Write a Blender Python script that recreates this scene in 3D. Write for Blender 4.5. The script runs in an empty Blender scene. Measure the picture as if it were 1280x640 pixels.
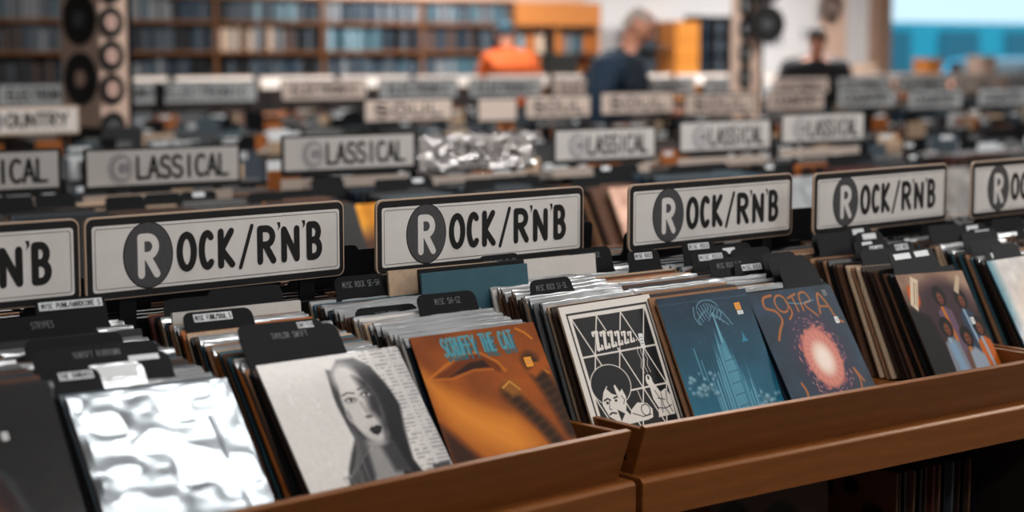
import bpy, bmesh, math, random
import numpy as np
from mathutils import Matrix, Vector

# ------------------------------------------------------------------ camera, world, lights
scene = bpy.context.scene
COL = scene.collection
rnd = random.Random(7)
vs = scene.view_settings
vs.view_transform = 'Standard'; vs.look = 'None'; vs.gamma = 1.0; vs.use_curve_mapping = False
vs.exposure = 0.38

cam_d = bpy.data.cameras.new('camera'); cam = bpy.data.objects.new('camera', cam_d); COL.objects.link(cam)
cam_d.sensor_width = 36.0; cam_d.lens = 2257.2 / 1280 * 36.0
cam_d.clip_start = 0.05; cam_d.clip_end = 200
cam.location = (0, -2.90, 1.61)
cam.rotation_euler = (math.radians(90 - 6.575), 0, math.radians(-37.794))
cam_d.dof.use_dof = True; cam_d.dof.focus_distance = 4.15; cam_d.dof.aperture_fstop = 1.8
scene.camera = cam

world = bpy.data.worlds.new('world'); scene.world = world; world.use_nodes = True
wn = world.node_tree.nodes['Background']
wn.inputs[0].default_value = (0.62, 0.86, 1.0, 1); wn.inputs[1].default_value = 1.0
sun_d = bpy.data.lights.new('sun', 'SUN'); sun_d.energy = 3.0; sun_d.angle = 0.02; sun_d.color = (1.0, 0.97, 0.92)
sun_o = bpy.data.objects.new('sun', sun_d); COL.objects.link(sun_o); sun_o.rotation_euler = (math.radians(32), 0, math.radians(8))

CEIL = 3.4
LAMPS = []
def lamp(x, y, sx, sy, power, col=(1.0, 0.965, 0.93)):
    LAMPS.append((x, y, sx, sy))
    d = bpy.data.lights.new('ceiling_lamp', 'AREA'); d.shape = 'RECTANGLE'; d.size = sx; d.size_y = sy
    d.energy = power; d.color = col
    o = bpy.data.objects.new('ceiling_lamp', d); COL.objects.link(o); o.location = (x, y, CEIL - 0.09)
    return o
lamp(2.60, -0.50, 1.4, 0.42, 20)
lamp(7.4, -0.9, 1.6, 0.4, 75)
lamp(0.6, -3.2, 1.5, 0.4, 42)  # added front light for the rock signs, unseen behind the view
lamp(4.4, -3.7, 1.6, 0.4, 55)  # extra unseen lamp put in to light signs and covers from the front
lamp(8.6, -2.3, 1.6, 0.6, 55)
lamp(5.2, 1.9, 1.6, 0.4, 45)
lamp(2.6, 3.2, 1.6, 0.4, 40)
lamp(9.2, 2.0, 1.6, 0.4, 45)
lamp(6.5, 5.4, 1.6, 0.4, 70)
lamp(11.5, 5.4, 1.6, 0.4, 80)
lamp(8.5, 9.0, 1.6, 0.4, 150)
lamp(13.5, 9.5, 1.6, 0.4, 170)
lamp(16.5, 11.0, 1.6, 0.4, 130)
lamp(11.0, 12.0, 1.6, 0.4, 110)

# ------------------------------------------------------------------ materials
def s2l(c):
    return tuple(((x / 12.92) if x <= 0.04045 else ((x + 0.055) / 1.055) ** 2.4) for x in c)
def hexc(h):
    return s2l(tuple(int(h[i:i + 2], 16) / 255 for i in (0, 2, 4)))
MATS = {}
def mat(name, hx='808080', rough=0.6, metal=0.0, noise=0.0, nscale=30.0, bump=0.0, bscale=60.0, emit=None, estr=0.0, alpha=1.0, coat=0.0, spec=0.3, stretch=None, hx2=None):
    if name in MATS: return MATS[name]
    m = bpy.data.materials.new(name); m.use_nodes = True; nt = m.node_tree
    b = nt.nodes['Principled BSDF']; c = hexc(hx)
    b.inputs['Base Color'].default_value = (*c, 1); b.inputs['Roughness'].default_value = rough
    b.inputs['Metallic'].default_value = metal; b.inputs['Specular IOR Level'].default_value = spec
    b.inputs['Coat Weight'].default_value = coat; b.inputs['Coat Roughness'].default_value = 0.12
    b.inputs['Alpha'].default_value = alpha
    tc = nt.nodes.new('ShaderNodeTexCoord'); mp = nt.nodes.new('ShaderNodeMapping')
    nt.links.new(tc.outputs['Object'], mp.inputs[0])
    if stretch: mp.inputs['Scale'].default_value = stretch
    if noise > 0 or hx2:
        n = nt.nodes.new('ShaderNodeTexNoise'); n.inputs['Scale'].default_value = nscale; n.inputs['Detail'].default_value = 5
        nt.links.new(mp.outputs[0], n.inputs[0])
        r = nt.nodes.new('ShaderNodeMix'); r.data_type = 'RGBA'
        c2 = hexc(hx2) if hx2 else tuple(x * (1 - noise) for x in c)
        r.inputs[6].default_value = (*c, 1); r.inputs[7].default_value = (*c2, 1)
        nt.links.new(n.outputs[0], r.inputs[0]); nt.links.new(r.outputs[2], b.inputs['Base Color'])
    if bump > 0:
        n = nt.nodes.new('ShaderNodeTexNoise'); n.inputs['Scale'].default_value = bscale; n.inputs['Detail'].default_value = 3
        nt.links.new(mp.outputs[0], n.inputs[0])
        bp = nt.nodes.new('ShaderNodeBump'); bp.inputs['Strength'].default_value = bump; bp.inputs['Distance'].default_value = 0.01
        nt.links.new(n.outputs[0], bp.inputs['Height']); nt.links.new(bp.outputs[0], b.inputs['Normal'])
    if emit:
        b.inputs['Emission Color'].default_value = (*hexc(emit), 1); b.inputs['Emission Strength'].default_value = estr
    MATS[name] = m
    return m
def wood(name, a, b_, rough=0.38):
    if name in MATS: return MATS[name]
    m = bpy.data.materials.new(name); m.use_nodes = True; nt = m.node_tree; N = nt.nodes; L = nt.links
    b = N['Principled BSDF']; b.inputs['Roughness'].default_value = rough; b.inputs['Specular Tint'].default_value = (1.0, .62, .34, 1); b.inputs['Specular IOR Level'].default_value = .5
    tc = N.new('ShaderNodeTexCoord'); mp = N.new('ShaderNodeMapping'); mp.inputs['Scale'].default_value = (1.6, 6, 9)
    L.new(tc.outputs['Object'], mp.inputs[0])
    w = N.new('ShaderNodeTexWave'); w.wave_type = 'RINGS'; w.inputs['Scale'].default_value = 0.9; w.inputs['Distortion'].default_value = 7; w.inputs['Detail'].default_value = 3; w.inputs['Detail Scale'].default_value = 0.8
    L.new(mp.outputs[0], w.inputs[0])
    n = N.new('ShaderNodeTexNoise'); n.inputs['Scale'].default_value = 45; n.inputs['Detail'].default_value = 6
    mp2 = N.new('ShaderNodeMapping'); mp2.inputs['Scale'].default_value = (0.35, 2, 3); L.new(tc.outputs['Object'], mp2.inputs[0]); L.new(mp2.outputs[0], n.inputs[0])
    mx = N.new('ShaderNodeMix'); mx.data_type = 'RGBA'; mx.inputs[6].default_value = (*hexc(a), 1); mx.inputs[7].default_value = (*hexc(b_), 1)
    mth = N.new('ShaderNodeMath'); mth.operation = 'MULTIPLY'; L.new(w.outputs[1], mth.inputs[0]); mth.inputs[1].default_value = 0.22
    ad = N.new('ShaderNodeMath'); ad.operation = 'ADD'; L.new(mth.outputs[0], ad.inputs[0]); 
    m3 = N.new('ShaderNodeMath'); m3.operation = 'MULTIPLY'; L.new(n.outputs[0], m3.inputs[0]); m3.inputs[1].default_value = 0.75
    L.new(m3.outputs[0], ad.inputs[1]); L.new(ad.outputs[0], mx.inputs[0]); L.new(mx.outputs[2], b.inputs['Base Color'])
    MATS[name] = m; return m
def painted(name, rough=0.45, coat=0.0, bump=0.0, bscale=40, spec=0.5):
    if name in MATS: return MATS[name]
    m = bpy.data.materials.new(name); m.use_nodes = True; nt = m.node_tree; b = nt.nodes['Principled BSDF']
    a = nt.nodes.new('ShaderNodeAttribute'); a.attribute_name = 'print'
    nt.links.new(a.outputs['Color'], b.inputs['Base Color'])
    b.inputs['Roughness'].default_value = rough; b.inputs['Coat Weight'].default_value = coat; b.inputs['Coat Roughness'].default_value = 0.1
    b.inputs['Specular IOR Level'].default_value = spec
    if bump:
        tc = nt.nodes.new('ShaderNodeTexCoord'); n = nt.nodes.new('ShaderNodeTexNoise'); n.inputs['Scale'].default_value = bscale
        nt.links.new(tc.outputs['Object'], n.inputs[0]); bp = nt.nodes.new('ShaderNodeBump'); bp.inputs['Strength'].default_value = bump; bp.inputs['Distance'].default_value = 0.01
        nt.links.new(n.outputs[0], bp.inputs['Height']); nt.links.new(bp.outputs[0], b.inputs['Normal'])
        nt.links.new(bp.outputs[0], b.inputs['Coat Normal'])
    MATS[name] = m; return m

WOOD = wood('rack_wood', '7c4820', '573011')
WOOD_FAR = wood('shelf_wood', 'd48c50', 'b87038')
WOOD_SHELF = wood('wall_shelf_wood', '80563a', '5a3a26')
DARKWOOD = mat('dark_plinth', '1c1412', 0.7)
BLACK = mat('black_plastic', '111316', 0.55, noise=0.2, spec=.10)
SIGNBLACK = mat('sign_black', '1c1b1c', 0.5, noise=0.3, nscale=80)
SIGNWHITE = mat('sign_white', 'e2e0de', 0.35, hx2='cdc9c4', nscale=14, coat=0.3, bump=0.05, bscale=25)
SIGNTAN = mat('sign_card_edge', 'b39c88', 0.8)
INK = mat('black_ink', '161616', 0.55)
DISC = mat('grey_disc_ink', '3b3b3d', 0.5, hx2='515154', nscale=60, stretch=(6, 1, 0.4))
DISCL = mat('pale_grey_ink', '8d8d90', 0.5)
CSIGN = mat('classical_sign_white', 'cfcdcb', 0.3, hx2='bcb9b6', nscale=10)
GLARE = mat('crinkled_clear_film', 'd8d8d8', 0.13, bump=1.0, bscale=30, metal=0.55)
LABELW = mat('label_white', 'd9dde0', 0.4)
TABINK = mat('tab_grey_ink', '6f7375', 0.5)
FILM = mat('plastic_sleeve_film', 'd6d9db', 0.2, bump=0.35, bscale=60, spec=0.8, stretch=(.12, 1, 1), hx2='7c8084', nscale=40, alpha=.85, metal=.25)
STICKER = mat('sticker_white', 'dadcdc', 0.5)
STICKY = mat('sticker_yellow', 'e8971c', 0.5)

# ------------------------------------------------------------------ object helpers
def tag(o, label=None, cat=None, group=None, kind=None):
    if label: o['label'] = label
    if cat: o['category'] = cat
    if group: o['group'] = group
    if kind: o['kind'] = kind
    return o
def link(name, me, m=None, parent=None, loc=None, rot=None):
    o = bpy.data.objects.new(name, me); COL.objects.link(o)
    if m is not None and me is not None:
        for mm in (m if isinstance(m, (list, tuple)) else [m]): me.materials.append(mm)
    if parent: o.parent = parent
    if loc is not None: o.location = loc
    if rot is not None: o.rotation_euler = rot
    return o
def empty(name, loc=(0, 0, 0), rz=0):
    o = bpy.data.objects.new(name, None); COL.objects.link(o); o.location = loc; o.rotation_euler = (0, 0, rz); o.empty_display_size = 0.05
    return o
class MB:
    def __init__(s): s.v = []; s.f = []; s.mi = []
    def add(s, vs_, fs, mi=0):
        k = len(s.v); s.v += [tuple(a) for a in vs_]; s.f += [tuple(i + k for i in f) for f in fs]; s.mi += [mi] * len(fs)
    def box(s, x0, x1, y0, y1, z0, z1, mi=0):
        s.add([(x0, y0, z0), (x1, y0, z0), (x1, y1, z0), (x0, y1, z0), (x0, y0, z1), (x1, y0, z1), (x1, y1, z1), (x0, y1, z1)],
              [(0, 3, 2, 1), (4, 5, 6, 7), (0, 1, 5, 4), (1, 2, 6, 5), (2, 3, 7, 6), (3, 0, 4, 7)], mi)
    def obox(s, M, sx, sy, sz, mi=0):   # oriented box from corner matrix
        P = [(0, 0, 0), (sx, 0, 0), (sx, sy, 0), (0, sy, 0), (0, 0, sz), (sx, 0, sz), (sx, sy, sz), (0, sy, sz)]
        s.add([M @ Vector(p) for p in P], [(0, 3, 2, 1), (4, 5, 6, 7), (0, 1, 5, 4), (1, 2, 6, 5), (2, 3, 7, 6), (3, 0, 4, 7)], mi)
    def prism(s, prof, x0, x1, mi=0):   # profile in (y,z) extruded along x
        n = len(prof)
        s.add([(x0, y, z) for y, z in prof] + [(x1, y, z) for y, z in prof],
              [tuple(range(n))[::-1], tuple(range(n, 2 * n))] + [(i, (i + 1) % n, n + (i + 1) % n, n + i) for i in range(n)], mi)
    def plate(s, prof, y0, y1, mi=0):   # outline in (x,z), counter-clockwise seen from -y
        n = len(prof)
        s.add([(x, y0, z) for x, z in prof] + [(x, y1, z) for x, z in prof],
              [tuple(range(n)), tuple(range(n, 2 * n))[::-1]] + [((i + 1) % n, i, n + i, n + (i + 1) % n) for i in range(n)], mi)
    def mesh(s, name):
        me = bpy.data.meshes.new(name); me.from_pydata(s.v, [], s.f)
        for i, p in enumerate(me.polygons): p.material_index = s.mi[i]
        me.update(); return me
    def build(s, name, m, parent=None, bevel=0, loc=None, rot=None):
        o = link(name, s.mesh(name), m, parent, loc, rot)
        if bevel:
            b = o.modifiers.new('bevel', 'BEVEL'); b.width = bevel; b.segments = 2; b.limit_method = 'ANGLE'
        return o
def rrect(x0, x1, z0, z1, r, n=6, corners=(1, 1, 1, 1)):
    P = []
    for k, (cx, cz, a) in enumerate(((x1 - r, z0 + r, -90), (x1 - r, z1 - r, 0), (x0 + r, z1 - r, 90), (x0 + r, z0 + r, 180))):
        if corners[k]:
            for i in range(n + 1):
                t = math.radians(a + 90 * i / n); P.append((cx + r * math.cos(t), cz + r * math.sin(t)))
        else:
            P.append(((x1, z0), (x1, z1), (x0, z1), (x0, z0))[k])
    return P
def ellip(cx, cz, rx, rz, n=40):
    return [(cx + rx * math.cos(2 * math.pi * i / n), cz + rz * math.sin(2 * math.pi * i / n)) for i in range(n)]
def tree_copy(o, parent=None):
    c = o.copy(); COL.objects.link(c)
    if parent: c.parent = parent
    for ch in list(o.children): tree_copy(ch, c)
    return c

# ------------------------------------------------------------------ stroke lettering
def arc(cx, cy, rx, ry, a0, a1, n=12):
    return [(cx + rx * math.cos(math.radians(a0 + (a1 - a0) * i / n)), cy + ry * math.sin(math.radians(a0 + (a1 - a0) * i / n))) for i in range(n + 1)]
G = {
 'A': [[(0, 0), (.5, 1), (1, 0)], [(.2, .35), (.8, .35)]],
 'B': [[(.05, 0), (.05, 1)], [(.05, 1)] + arc(.45, .76, .42, .24, 90, -90) + [(.05, .52)], [(.05, .52)] + arc(.45, .26, .52, .26, 90, -90) + [(.05, 0)]],
 'C': [arc(.55, .5, .52, .5, 50, 310, 20)],
 'D': [[(.05, 0), (.05, 1)], [(.05, 1)] + arc(.35, .5, .6, .5, 90, -90, 16) + [(.05, 0)]],
 'E': [[(.95, 1), (.05, 1), (.05, 0), (.95, 0)], [(.05, .52), (.8, .52)]],
 'F': [[(.95, 1), (.05, 1), (.05, 0)], [(.05, .52), (.8, .52)]],
 'G': [arc(.55, .5, .52, .5, 50, 330, 20) + [(1, .45), (.6, .45)]],
 'H': [[(.05, 0), (.05, 1)], [(.95, 0), (.95, 1)], [(.05, .5), (.95, .5)]],
 'I': [[(.5, 0), (.5, 1)]],
 'J': [[(.8, 1), (.8, .3)] + arc(.45, .28, .35, .28, 0, -180, 10)],
 'K': [[(.08, 0), (.08, 1)], [(.92, 1), (.12, .46), (.98, 0)]],
 'L': [[(.1, 1), (.1, 0), (.95, 0)]],
 'M': [[(0, 0), (.08, 1), (.5, .3), (.92, 1), (1, 0)]],
 'N': [[(.05, 0), (.05, 1), (.95, 0), (.95, 1)]],
 'O': [arc(.5, .5, .5, .5, 90, 450, 26)],
 'P': [[(.05, 0), (.05, 1)], [(.05, 1)] + arc(.45, .74, .48, .26, 90, -90) + [(.05, .48)]],
 'Q': [arc(.5, .5, .5, .5, 90, 450, 26), [(.6, .3), (1, 0)]],
 'R': [[(.05, 0), (.05, 1)], [(.05, 1)] + arc(.45, .75, .45, .25, 90, -90) + [(.05, .5)], [(.4, .5), (.95, 0)]],
 'S': [arc(.5, .76, .42, .24, 30, 270, 14) + arc(.5, .25, .46, .26, 90, -150, 14)],
 'T': [[(0, 1), (1, 1)], [(.5, 1), (.5, 0)]],
 'U': [[(.05, 1), (.05, .35)] + arc(.5, .35, .45, .35, 180, 360, 12) + [(.95, 1)]],
 'V': [[(0, 1), (.5, 0), (1, 1)]],
 'W': [[(0, 1), (.25, 0), (.5, .8), (.75, 0), (1, 1)]],
 'X': [[(0, 0), (1, 1)], [(0, 1), (1, 0)]],
 'Y': [[(0, 1), (.5, .5), (1, 1)], [(.5, .5), (.5, 0)]],
 'Z': [[(0, 1), (1, 1), (0, 0), (1, 0)]],
 '/': [[(0, -.05), (1, 1.05)]], "'": [[(.55, 1.12), (.4, .92)]], '-': [[(.1, .45), (.9, .45)]], '.': [[(.5, 0), (.5, .04)]],
 '0': [arc(.5, .5, .5, .5, 90, 450, 26)], ' ': [],
}
SK_OFF = [0]
def stroke_mesh(mb, pts, th, y0_, mi=0, cap=True):
    """flat thick polyline in the xz plane at depth y facing -y, with mitred joints as round discs"""
    for (ax, az), (bx, bz) in zip(pts, pts[1:]):
        dx, dz = bx - ax, bz - az; l = math.hypot(dx, dz)
        if l < 1e-7: continue
        nx, nz = -dz / l * th / 2, dx / l * th / 2
        SK_OFF[0] = (SK_OFF[0] + 1) % 60; y = y0_ - SK_OFF[0] * 6e-6
        mb.add([(ax - nx, y, az - nz), (ax + nx, y, az + nz), (bx + nx, y, bz + nz), (bx - nx, y, bz - nz)], [(0, 3, 2, 1)], mi)
    for (px, pz) in (pts if cap else pts[1:-1]):
        SK_OFF[0] = (SK_OFF[0] + 1) % 60; y = y0_ - SK_OFF[0] * 6e-6
        mb.add([(px + th / 2 * math.cos(a * math.pi / 4), y, pz + th / 2 * math.sin(a * math.pi / 4)) for a in range(8)], [tuple(range(8))], mi)
def letter(mb, ch, x0, x1, z0, z1, th, y, jit=0, mi=0):
    for pl in G.get(ch, []):
        stroke_mesh(mb, [(x0 + p[0] * (x1 - x0) + rnd.uniform(-jit, jit), z0 + p[1] * (z1 - z0)) for p in pl], th, y, mi)
def text(mb, s, x0, x1, z0, z1, th, y, gap=0.3):
    n = len(s); w = (x1 - x0) / (n + gap * (n - 1))
    for i, ch in enumerate(s):
        a = x0 + i * w * (1 + gap)
        if ch == 'I': letter(mb, ch, a + w * .2, a + w * .8, z0, z1, th, y)
        else: letter(mb, ch, a, a + w, z0, z1, th, y)

# ------------------------------------------------------------------ numpy painter for printed artwork
class Art:
    def __init__(s, w, h, bg, ax=1.0, ay=1.0):
        s.w, s.h, s.ax, s.ay = w, h, ax, ay
        u = (np.arange(w)) / (w - 1); v = (np.arange(h)) / (h - 1)
        s.U, s.V = np.meshgrid(u, v)          # V = 0 at the TOP of the cover
        s.c = np.zeros((h, w, 3)); s.c[:] = bg
    def put(s, m, col):
        m = np.clip(m, 0, 1)[..., None]; s.c = s.c * (1 - m) + np.array(col) * m
    def ell(s, cx, cy, rx, ry, col, soft=.02, rot=0, op=1):
        dx, dy = s.U - cx, s.V - cy; a = math.radians(rot); x = dx * math.cos(a) + dy * math.sin(a); y = -dx * math.sin(a) + dy * math.cos(a)
        d = (np.sqrt((x / rx) ** 2 + (y / ry) ** 2) - 1) * min(rx, ry)
        s.put(op * (0.5 - d / max(soft, 1e-4)), col)
    def seg(s, pts, th, col, soft=.006, op=1):
        m = np.zeros_like(s.U)
        for (ax, ay), (bx, by) in zip(pts, pts[1:]):
            dx, dy = bx - ax, by - ay; L = dx * dx + dy * dy + 1e-12
            t = np.clip(((s.U - ax) * dx + (s.V - ay) * dy) / L, 0, 1)
            d = np.hypot(s.U - ax - t * dx, s.V - ay - t * dy) - th / 2
            m = np.maximum(m, np.clip(0.5 - d / soft, 0, 1))
        s.put(m * op, col)
    def poly(s, pts, col, soft=.008, op=1):
        ins = np.zeros(s.U.shape, bool); D = np.full(s.U.shape, 9.)
        n = len(pts)
        for i in range(n):
            (ax, ay), (bx, by) = pts[i], pts[(i + 1) % n]
            cond = ((ay > s.V) != (by > s.V))
            with np.errstate(divide='ignore', invalid='ignore'):
                xi = (bx - ax) * (s.V - ay) / (by - ay + 1e-12) + ax
            ins ^= cond & (s.U < xi)
            dx, dy = bx - ax, by - ay; L = dx * dx + dy * dy + 1e-12
            t = np.clip(((s.U - ax) * dx + (s.V - ay) * dy) / L, 0, 1)
            D = np.minimum(D, np.hypot(s.U - ax - t * dx, s.V - ay - t * dy))
        D = np.where(ins, -D, D); s.put(op * (0.5 - D / soft), col)
    def noise(s, amp, n=8, seed=1, sx=1):
        r = np.random.RandomState(seed); out = np.zeros_like(s.U); a = 1
        for o in range(4):
            k = n * 2 ** o; g = r.rand(k + 2, int(k * sx) + 2)
            x = s.U * (g.shape[1] - 1.001); y = s.V * (g.shape[0] - 1.001); xi = x.astype(int); yi = y.astype(int); fx = x - xi; fy = y - yi
            fx = fx * fx * (3 - 2 * fx); fy = fy * fy * (3 - 2 * fy)
            out += a * ((g[yi, xi] * (1 - fx) + g[yi, xi + 1] * fx) * (1 - fy) + (g[yi + 1, xi] * (1 - fx) + g[yi + 1, xi + 1] * fx) * fy - .5); a *= .5
        return out
    def text(s, t, x0, x1, y0, y1, th, col, gap=.3, op=1, soft=.006):
        n = len(t); w = (x1 - x0) / (n + gap * (n - 1))
        for i, ch in enumerate(t):
            a = x0 + i * w * (1 + gap)
            for pl in G.get(ch, []): s.seg([(a + p[0] * w, y1 - p[1] * (y1 - y0)) for p in pl], th, col, soft, op)
def c_(h):  # sRGB 0..1 tuple
    return tuple(int(h[i:i + 2], 16) / 255 for i in (0, 2, 4))
def art_plane(name, art, W, H, m, parent, relief=None, y=-0.0004):
    h, w = art.h, art.w
    xs = art.U * W; zs = (1 - art.V) * H; ys = np.full_like(xs, y)
    if relief is not None: ys = ys - relief
    co = np.stack([xs, ys, zs], -1).reshape(-1, 3)
    idx = np.arange(h * w).reshape(h, w)
    q = np.stack([idx[1:, :-1], idx[1:, 1:], idx[:-1, 1:], idx[:-1, :-1]], -1).reshape(-1, 4)
    me = bpy.data.meshes.new(name); me.vertices.add(len(co)); me.vertices.foreach_set('co', co.ravel())
    me.loops.add(q.size); me.loops.foreach_set('vertex_index', q.ravel().astype(np.int32))
    me.polygons.add(len(q)); me.polygons.foreach_set('loop_start', np.arange(0, q.size, 4, dtype=np.int32))
    me.update(calc_edges=True)
    c = np.clip(art.c, 0, 1).reshape(-1, 3); lin = np.where(c <= .04045, c / 12.92, ((c + .055) / 1.055) ** 2.4)
    at = me.color_attributes.new('print', 'FLOAT_COLOR', 'POINT')
    at.data.foreach_set('color', np.concatenate([lin, np.ones((len(lin), 1))], 1).astype(np.float32).ravel())
    me.shade_smooth()
    return link(name, me, m, parent)

# ------------------------------------------------------------------ the setting
def struct(name, mb, m, bevel=0):
    return tag(mb.build(name, m, bevel=bevel), kind='structure')
FLOORM = mat('floor_tiles', '6b5f57', 0.5, noise=0.3, nscale=3)
mb = MB(); mb.box(-4, 30, -7, 16, -0.1, 0); struct('floor', mb, FLOORM)
mb = MB(); mb.box(-4, 30, -7, 16, CEIL, CEIL + 0.1); struct('ceiling', mb, mat('ceiling_paint', '9c968f', 0.9, noise=.1))
WALLM = mat('wall_paint', 'e6e6e8', 0.85, noise=0.05, nscale=4)
mb = MB(); mb.box(-4, 19.15, 13.6, 13.75, 0, CEIL); mb.box(23.6, 30, 13.6, 13.75, 0, CEIL); mb.box(19.15, 23.6, 13.6, 13.75, 0, 1.0); mb.box(19.15, 23.6, 13.6, 13.75, 2.9, CEIL)
struct('wall_back', mb, WALLM)
mb = MB(); mb.box(-4.1, -4, -7, 16, 0, CEIL); struct('wall_left', mb, WALLM)
mb = MB(); mb.box(-4, 30, -7.1, -7, 0, CEIL); struct('wall_front', mb, WALLM)
mb = MB(); mb.box(30, 30.1, -7, 16, 0, CEIL); struct('wall_right', mb, WALLM)
PINKW = mat('pinkish_trim', 'd9b9a6', 0.7)
mb = MB(); mb.box(18.9, 19.2, 13.45, 13.6, 0, CEIL); struct('trim_1', mb, mat('tan_trim', '9b7e6c', .7))
mb = MB(); mb.box(17.95, 18.35, 13.5, 13.6, 0, CEIL); struct('trim_2', mb, PINKW)
mb = MB(); mb.box(-4, 13.8, 13.5, 13.6, 2.13, CEIL); struct('trim_3', mb, PINKW)
w1 = MB(); w1.box(19.2, 19.27, 13.6, 13.7, 1.0, 2.9); w1.box(23.53, 23.6, 13.6, 13.7, 1.0, 2.9); w1.box(19.2, 23.6, 13.6, 13.7, 1.0, 1.07); w1.box(19.2, 23.6, 13.6, 13.7, 2.83, 2.9);
wf = struct('window_1', w1, mat('window_frame', 'c8cdd0', .4))
g = MB(); g.box(19.27, 23.53, 13.64, 13.65, 1.07, 2.83)
gm = mat('window_glass', 'ffffff', 0.02); gm.node_tree.nodes['Principled BSDF'].inputs['Transmission Weight'].default_value = 1.0
g.build('pane', gm, wf)
mb = MB(); mb.box(14, 60, 13.8, 45, -0.15, -0.05); struct('ground', mb, mat('asphalt', '6f7d84', .9))

for i, (x, y, sx, sy) in enumerate(LAMPS):  # fixtures, including those of the added front-light lamps
    t = empty('ceiling_light', (x, y, CEIL))
    m_ = MB(); m_.box(-sx / 2 - .04, sx / 2 + .04, -sy / 2 - .04, -sy / 2, -.08, 0); m_.box(-sx / 2 - .04, sx / 2 + .04, sy / 2, sy / 2 + .04, -.08, 0)
    m_.box(-sx / 2 - .04, -sx / 2, -sy / 2, sy / 2, -.08, 0); m_.box(sx / 2, sx / 2 + .04, -sy / 2, sy / 2, -.08, 0)
    m_.build('housing', mat('lamp_housing', 'd0d0d0', .5), t)
    m_ = MB(); m_.box(-sx / 2, sx / 2, -sy / 2, sy / 2, -.02, -.01); m_.build('diffuser', mat('lamp_diffuser', 'f0f0f0', .5, emit='ffffff', estr=4), t)
    tag(t, 'long rectangular ceiling light fixture mounted above the record racks', 'light', 'ceiling lights over the racks')

# ------------------------------------------------------------------ record racks
def rack(label, x0, y0, L, rz=0, front_only=False, simple=False, depth=.66):
    """origin = panel top at left end of the front; x along the rack."""
    t = empty('record_rack', (x0, y0, 0), rz)
    y = 0.0
    # flared bin panel
    m_ = MB(); m_.prism([(0, .816), (.016, .820), (.058, .705), (.040, .703)], 0.012, L - .012); m_.build('front_panel', WOOD, t, bevel=.0025)
    for xx in (0.012, L - .03):
        m_ = MB(); m_.prism([(.016, .812), (depth - .02, .812), (depth - .02, .705), (.056, .705)], xx, xx + .018); m_.build('side_panel', WOOD, t, bevel=.002)
    m_ = MB(); m_.prism([(-.004, .700), (.004, .708), (.05, .709), (.08, .709), (.08, .62), (-.004, .62)], 0.002, L - .002); m_.build('ledge', WOOD, t, bevel=.003)
    m_ = MB(); m_.box(.012, L - .012, .06, depth, .735, .752); m_.build('bin_floor', WOOD, t)
    m_ = MB(); m_.box(0, L, depth, depth + .018, .30, .90); m_.build('back_board', WOOD, t)
    for xx in (0.004, L - .024):
        m_ = MB(); m_.box(xx, xx + .02, .08, depth, 0, .705); m_.build('end_panel', DARKWOOD if not simple else WOOD, t)
    m_ = MB(); m_.box(.024, L - .024, .10, depth, .19, .208); m_.build('lower_shelf', WOOD, t)
    m_ = MB(); m_.box(.024, L - .024, .12, .14, 0, .19); m_.build('plinth', DARKWOOD, t)
    if not front_only:
        m_ = MB(); m_.box(0, L, depth + .018, depth + .62, .62, .755); m_.box(0, L, depth + .60, depth + .62, .755, .816); m_.build('rear_bin', WOOD, t)
        m_ = MB(); m_.box(.02, L - .02, depth + .05, depth + .55, 0, .62); m_.build('rear_base', DARKWOOD, t)
    return tag(t, label, 'rack')
a1 = math.radians(5.2)
rack('wooden record rack unit holding the white portrait cover, left of the front seam', 2.478 - 1.50 * math.cos(a1), -.128 - 1.50 * math.sin(a1), 1.50, a1, depth=.62, front_only=True)
rack('wooden record rack unit holding the black and white triangle cover, right of the front seam', 2.495, -.125, 1.478)
rack('wooden record rack unit at the right edge beyond the soul group cover', 3.975, -.125, 1.478)
rack('wooden record rack unit out past the right end of the front row', 5.455, -.125, 1.478)

# ------------------------------------------------------------------ records
def jacket_mesh(nm, t=.004, W=.31, H=.31, lip=True):
    m_ = MB()
    P = rrect(0, W, 0, H, .003, 2)
    m_.plate(P, 0, t)
    return m_.mesh(nm)
JSPEC = .15
JM = [mat('jacket_cream', 'c9ae93', .7, noise=.35, nscale=60, bump=.1), mat('jacket_tan', '9d7455', .75, noise=.4, nscale=70),
      mat('jacket_brown', '5f4030', .7, noise=.5, nscale=70), mat('jacket_dark_brown', '33241d', .6, noise=.4), mat('jacket_black', '121315', .4, noise=.2),
      mat('jacket_navy', '1c2c3a', .45, noise=.3), mat('jacket_teal', '3a5f6c', .5, noise=.3), mat('jacket_grey', '6f7172', .6, noise=.4),
      mat('jacket_white', 'd3cfca', .5, noise=.15), mat('jacket_maroon', '5a2a26', .5, noise=.4), mat('jacket_orange', 'b0662c', .6, noise=.4), mat('jacket_slate', '47535b', .5, noise=.3)]
JN = ['cream', 'tan', 'brown', 'dark brown', 'black', 'navy', 'teal', 'grey', 'white', 'maroon', 'orange', 'slate']
JMESH = []
for i, m_ in enumerate(JM):
    me = jacket_mesh('record_sleeve', t=(.0045 if i % 2 else .006)); me.materials.append(m_); JMESH.append(me)
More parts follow.
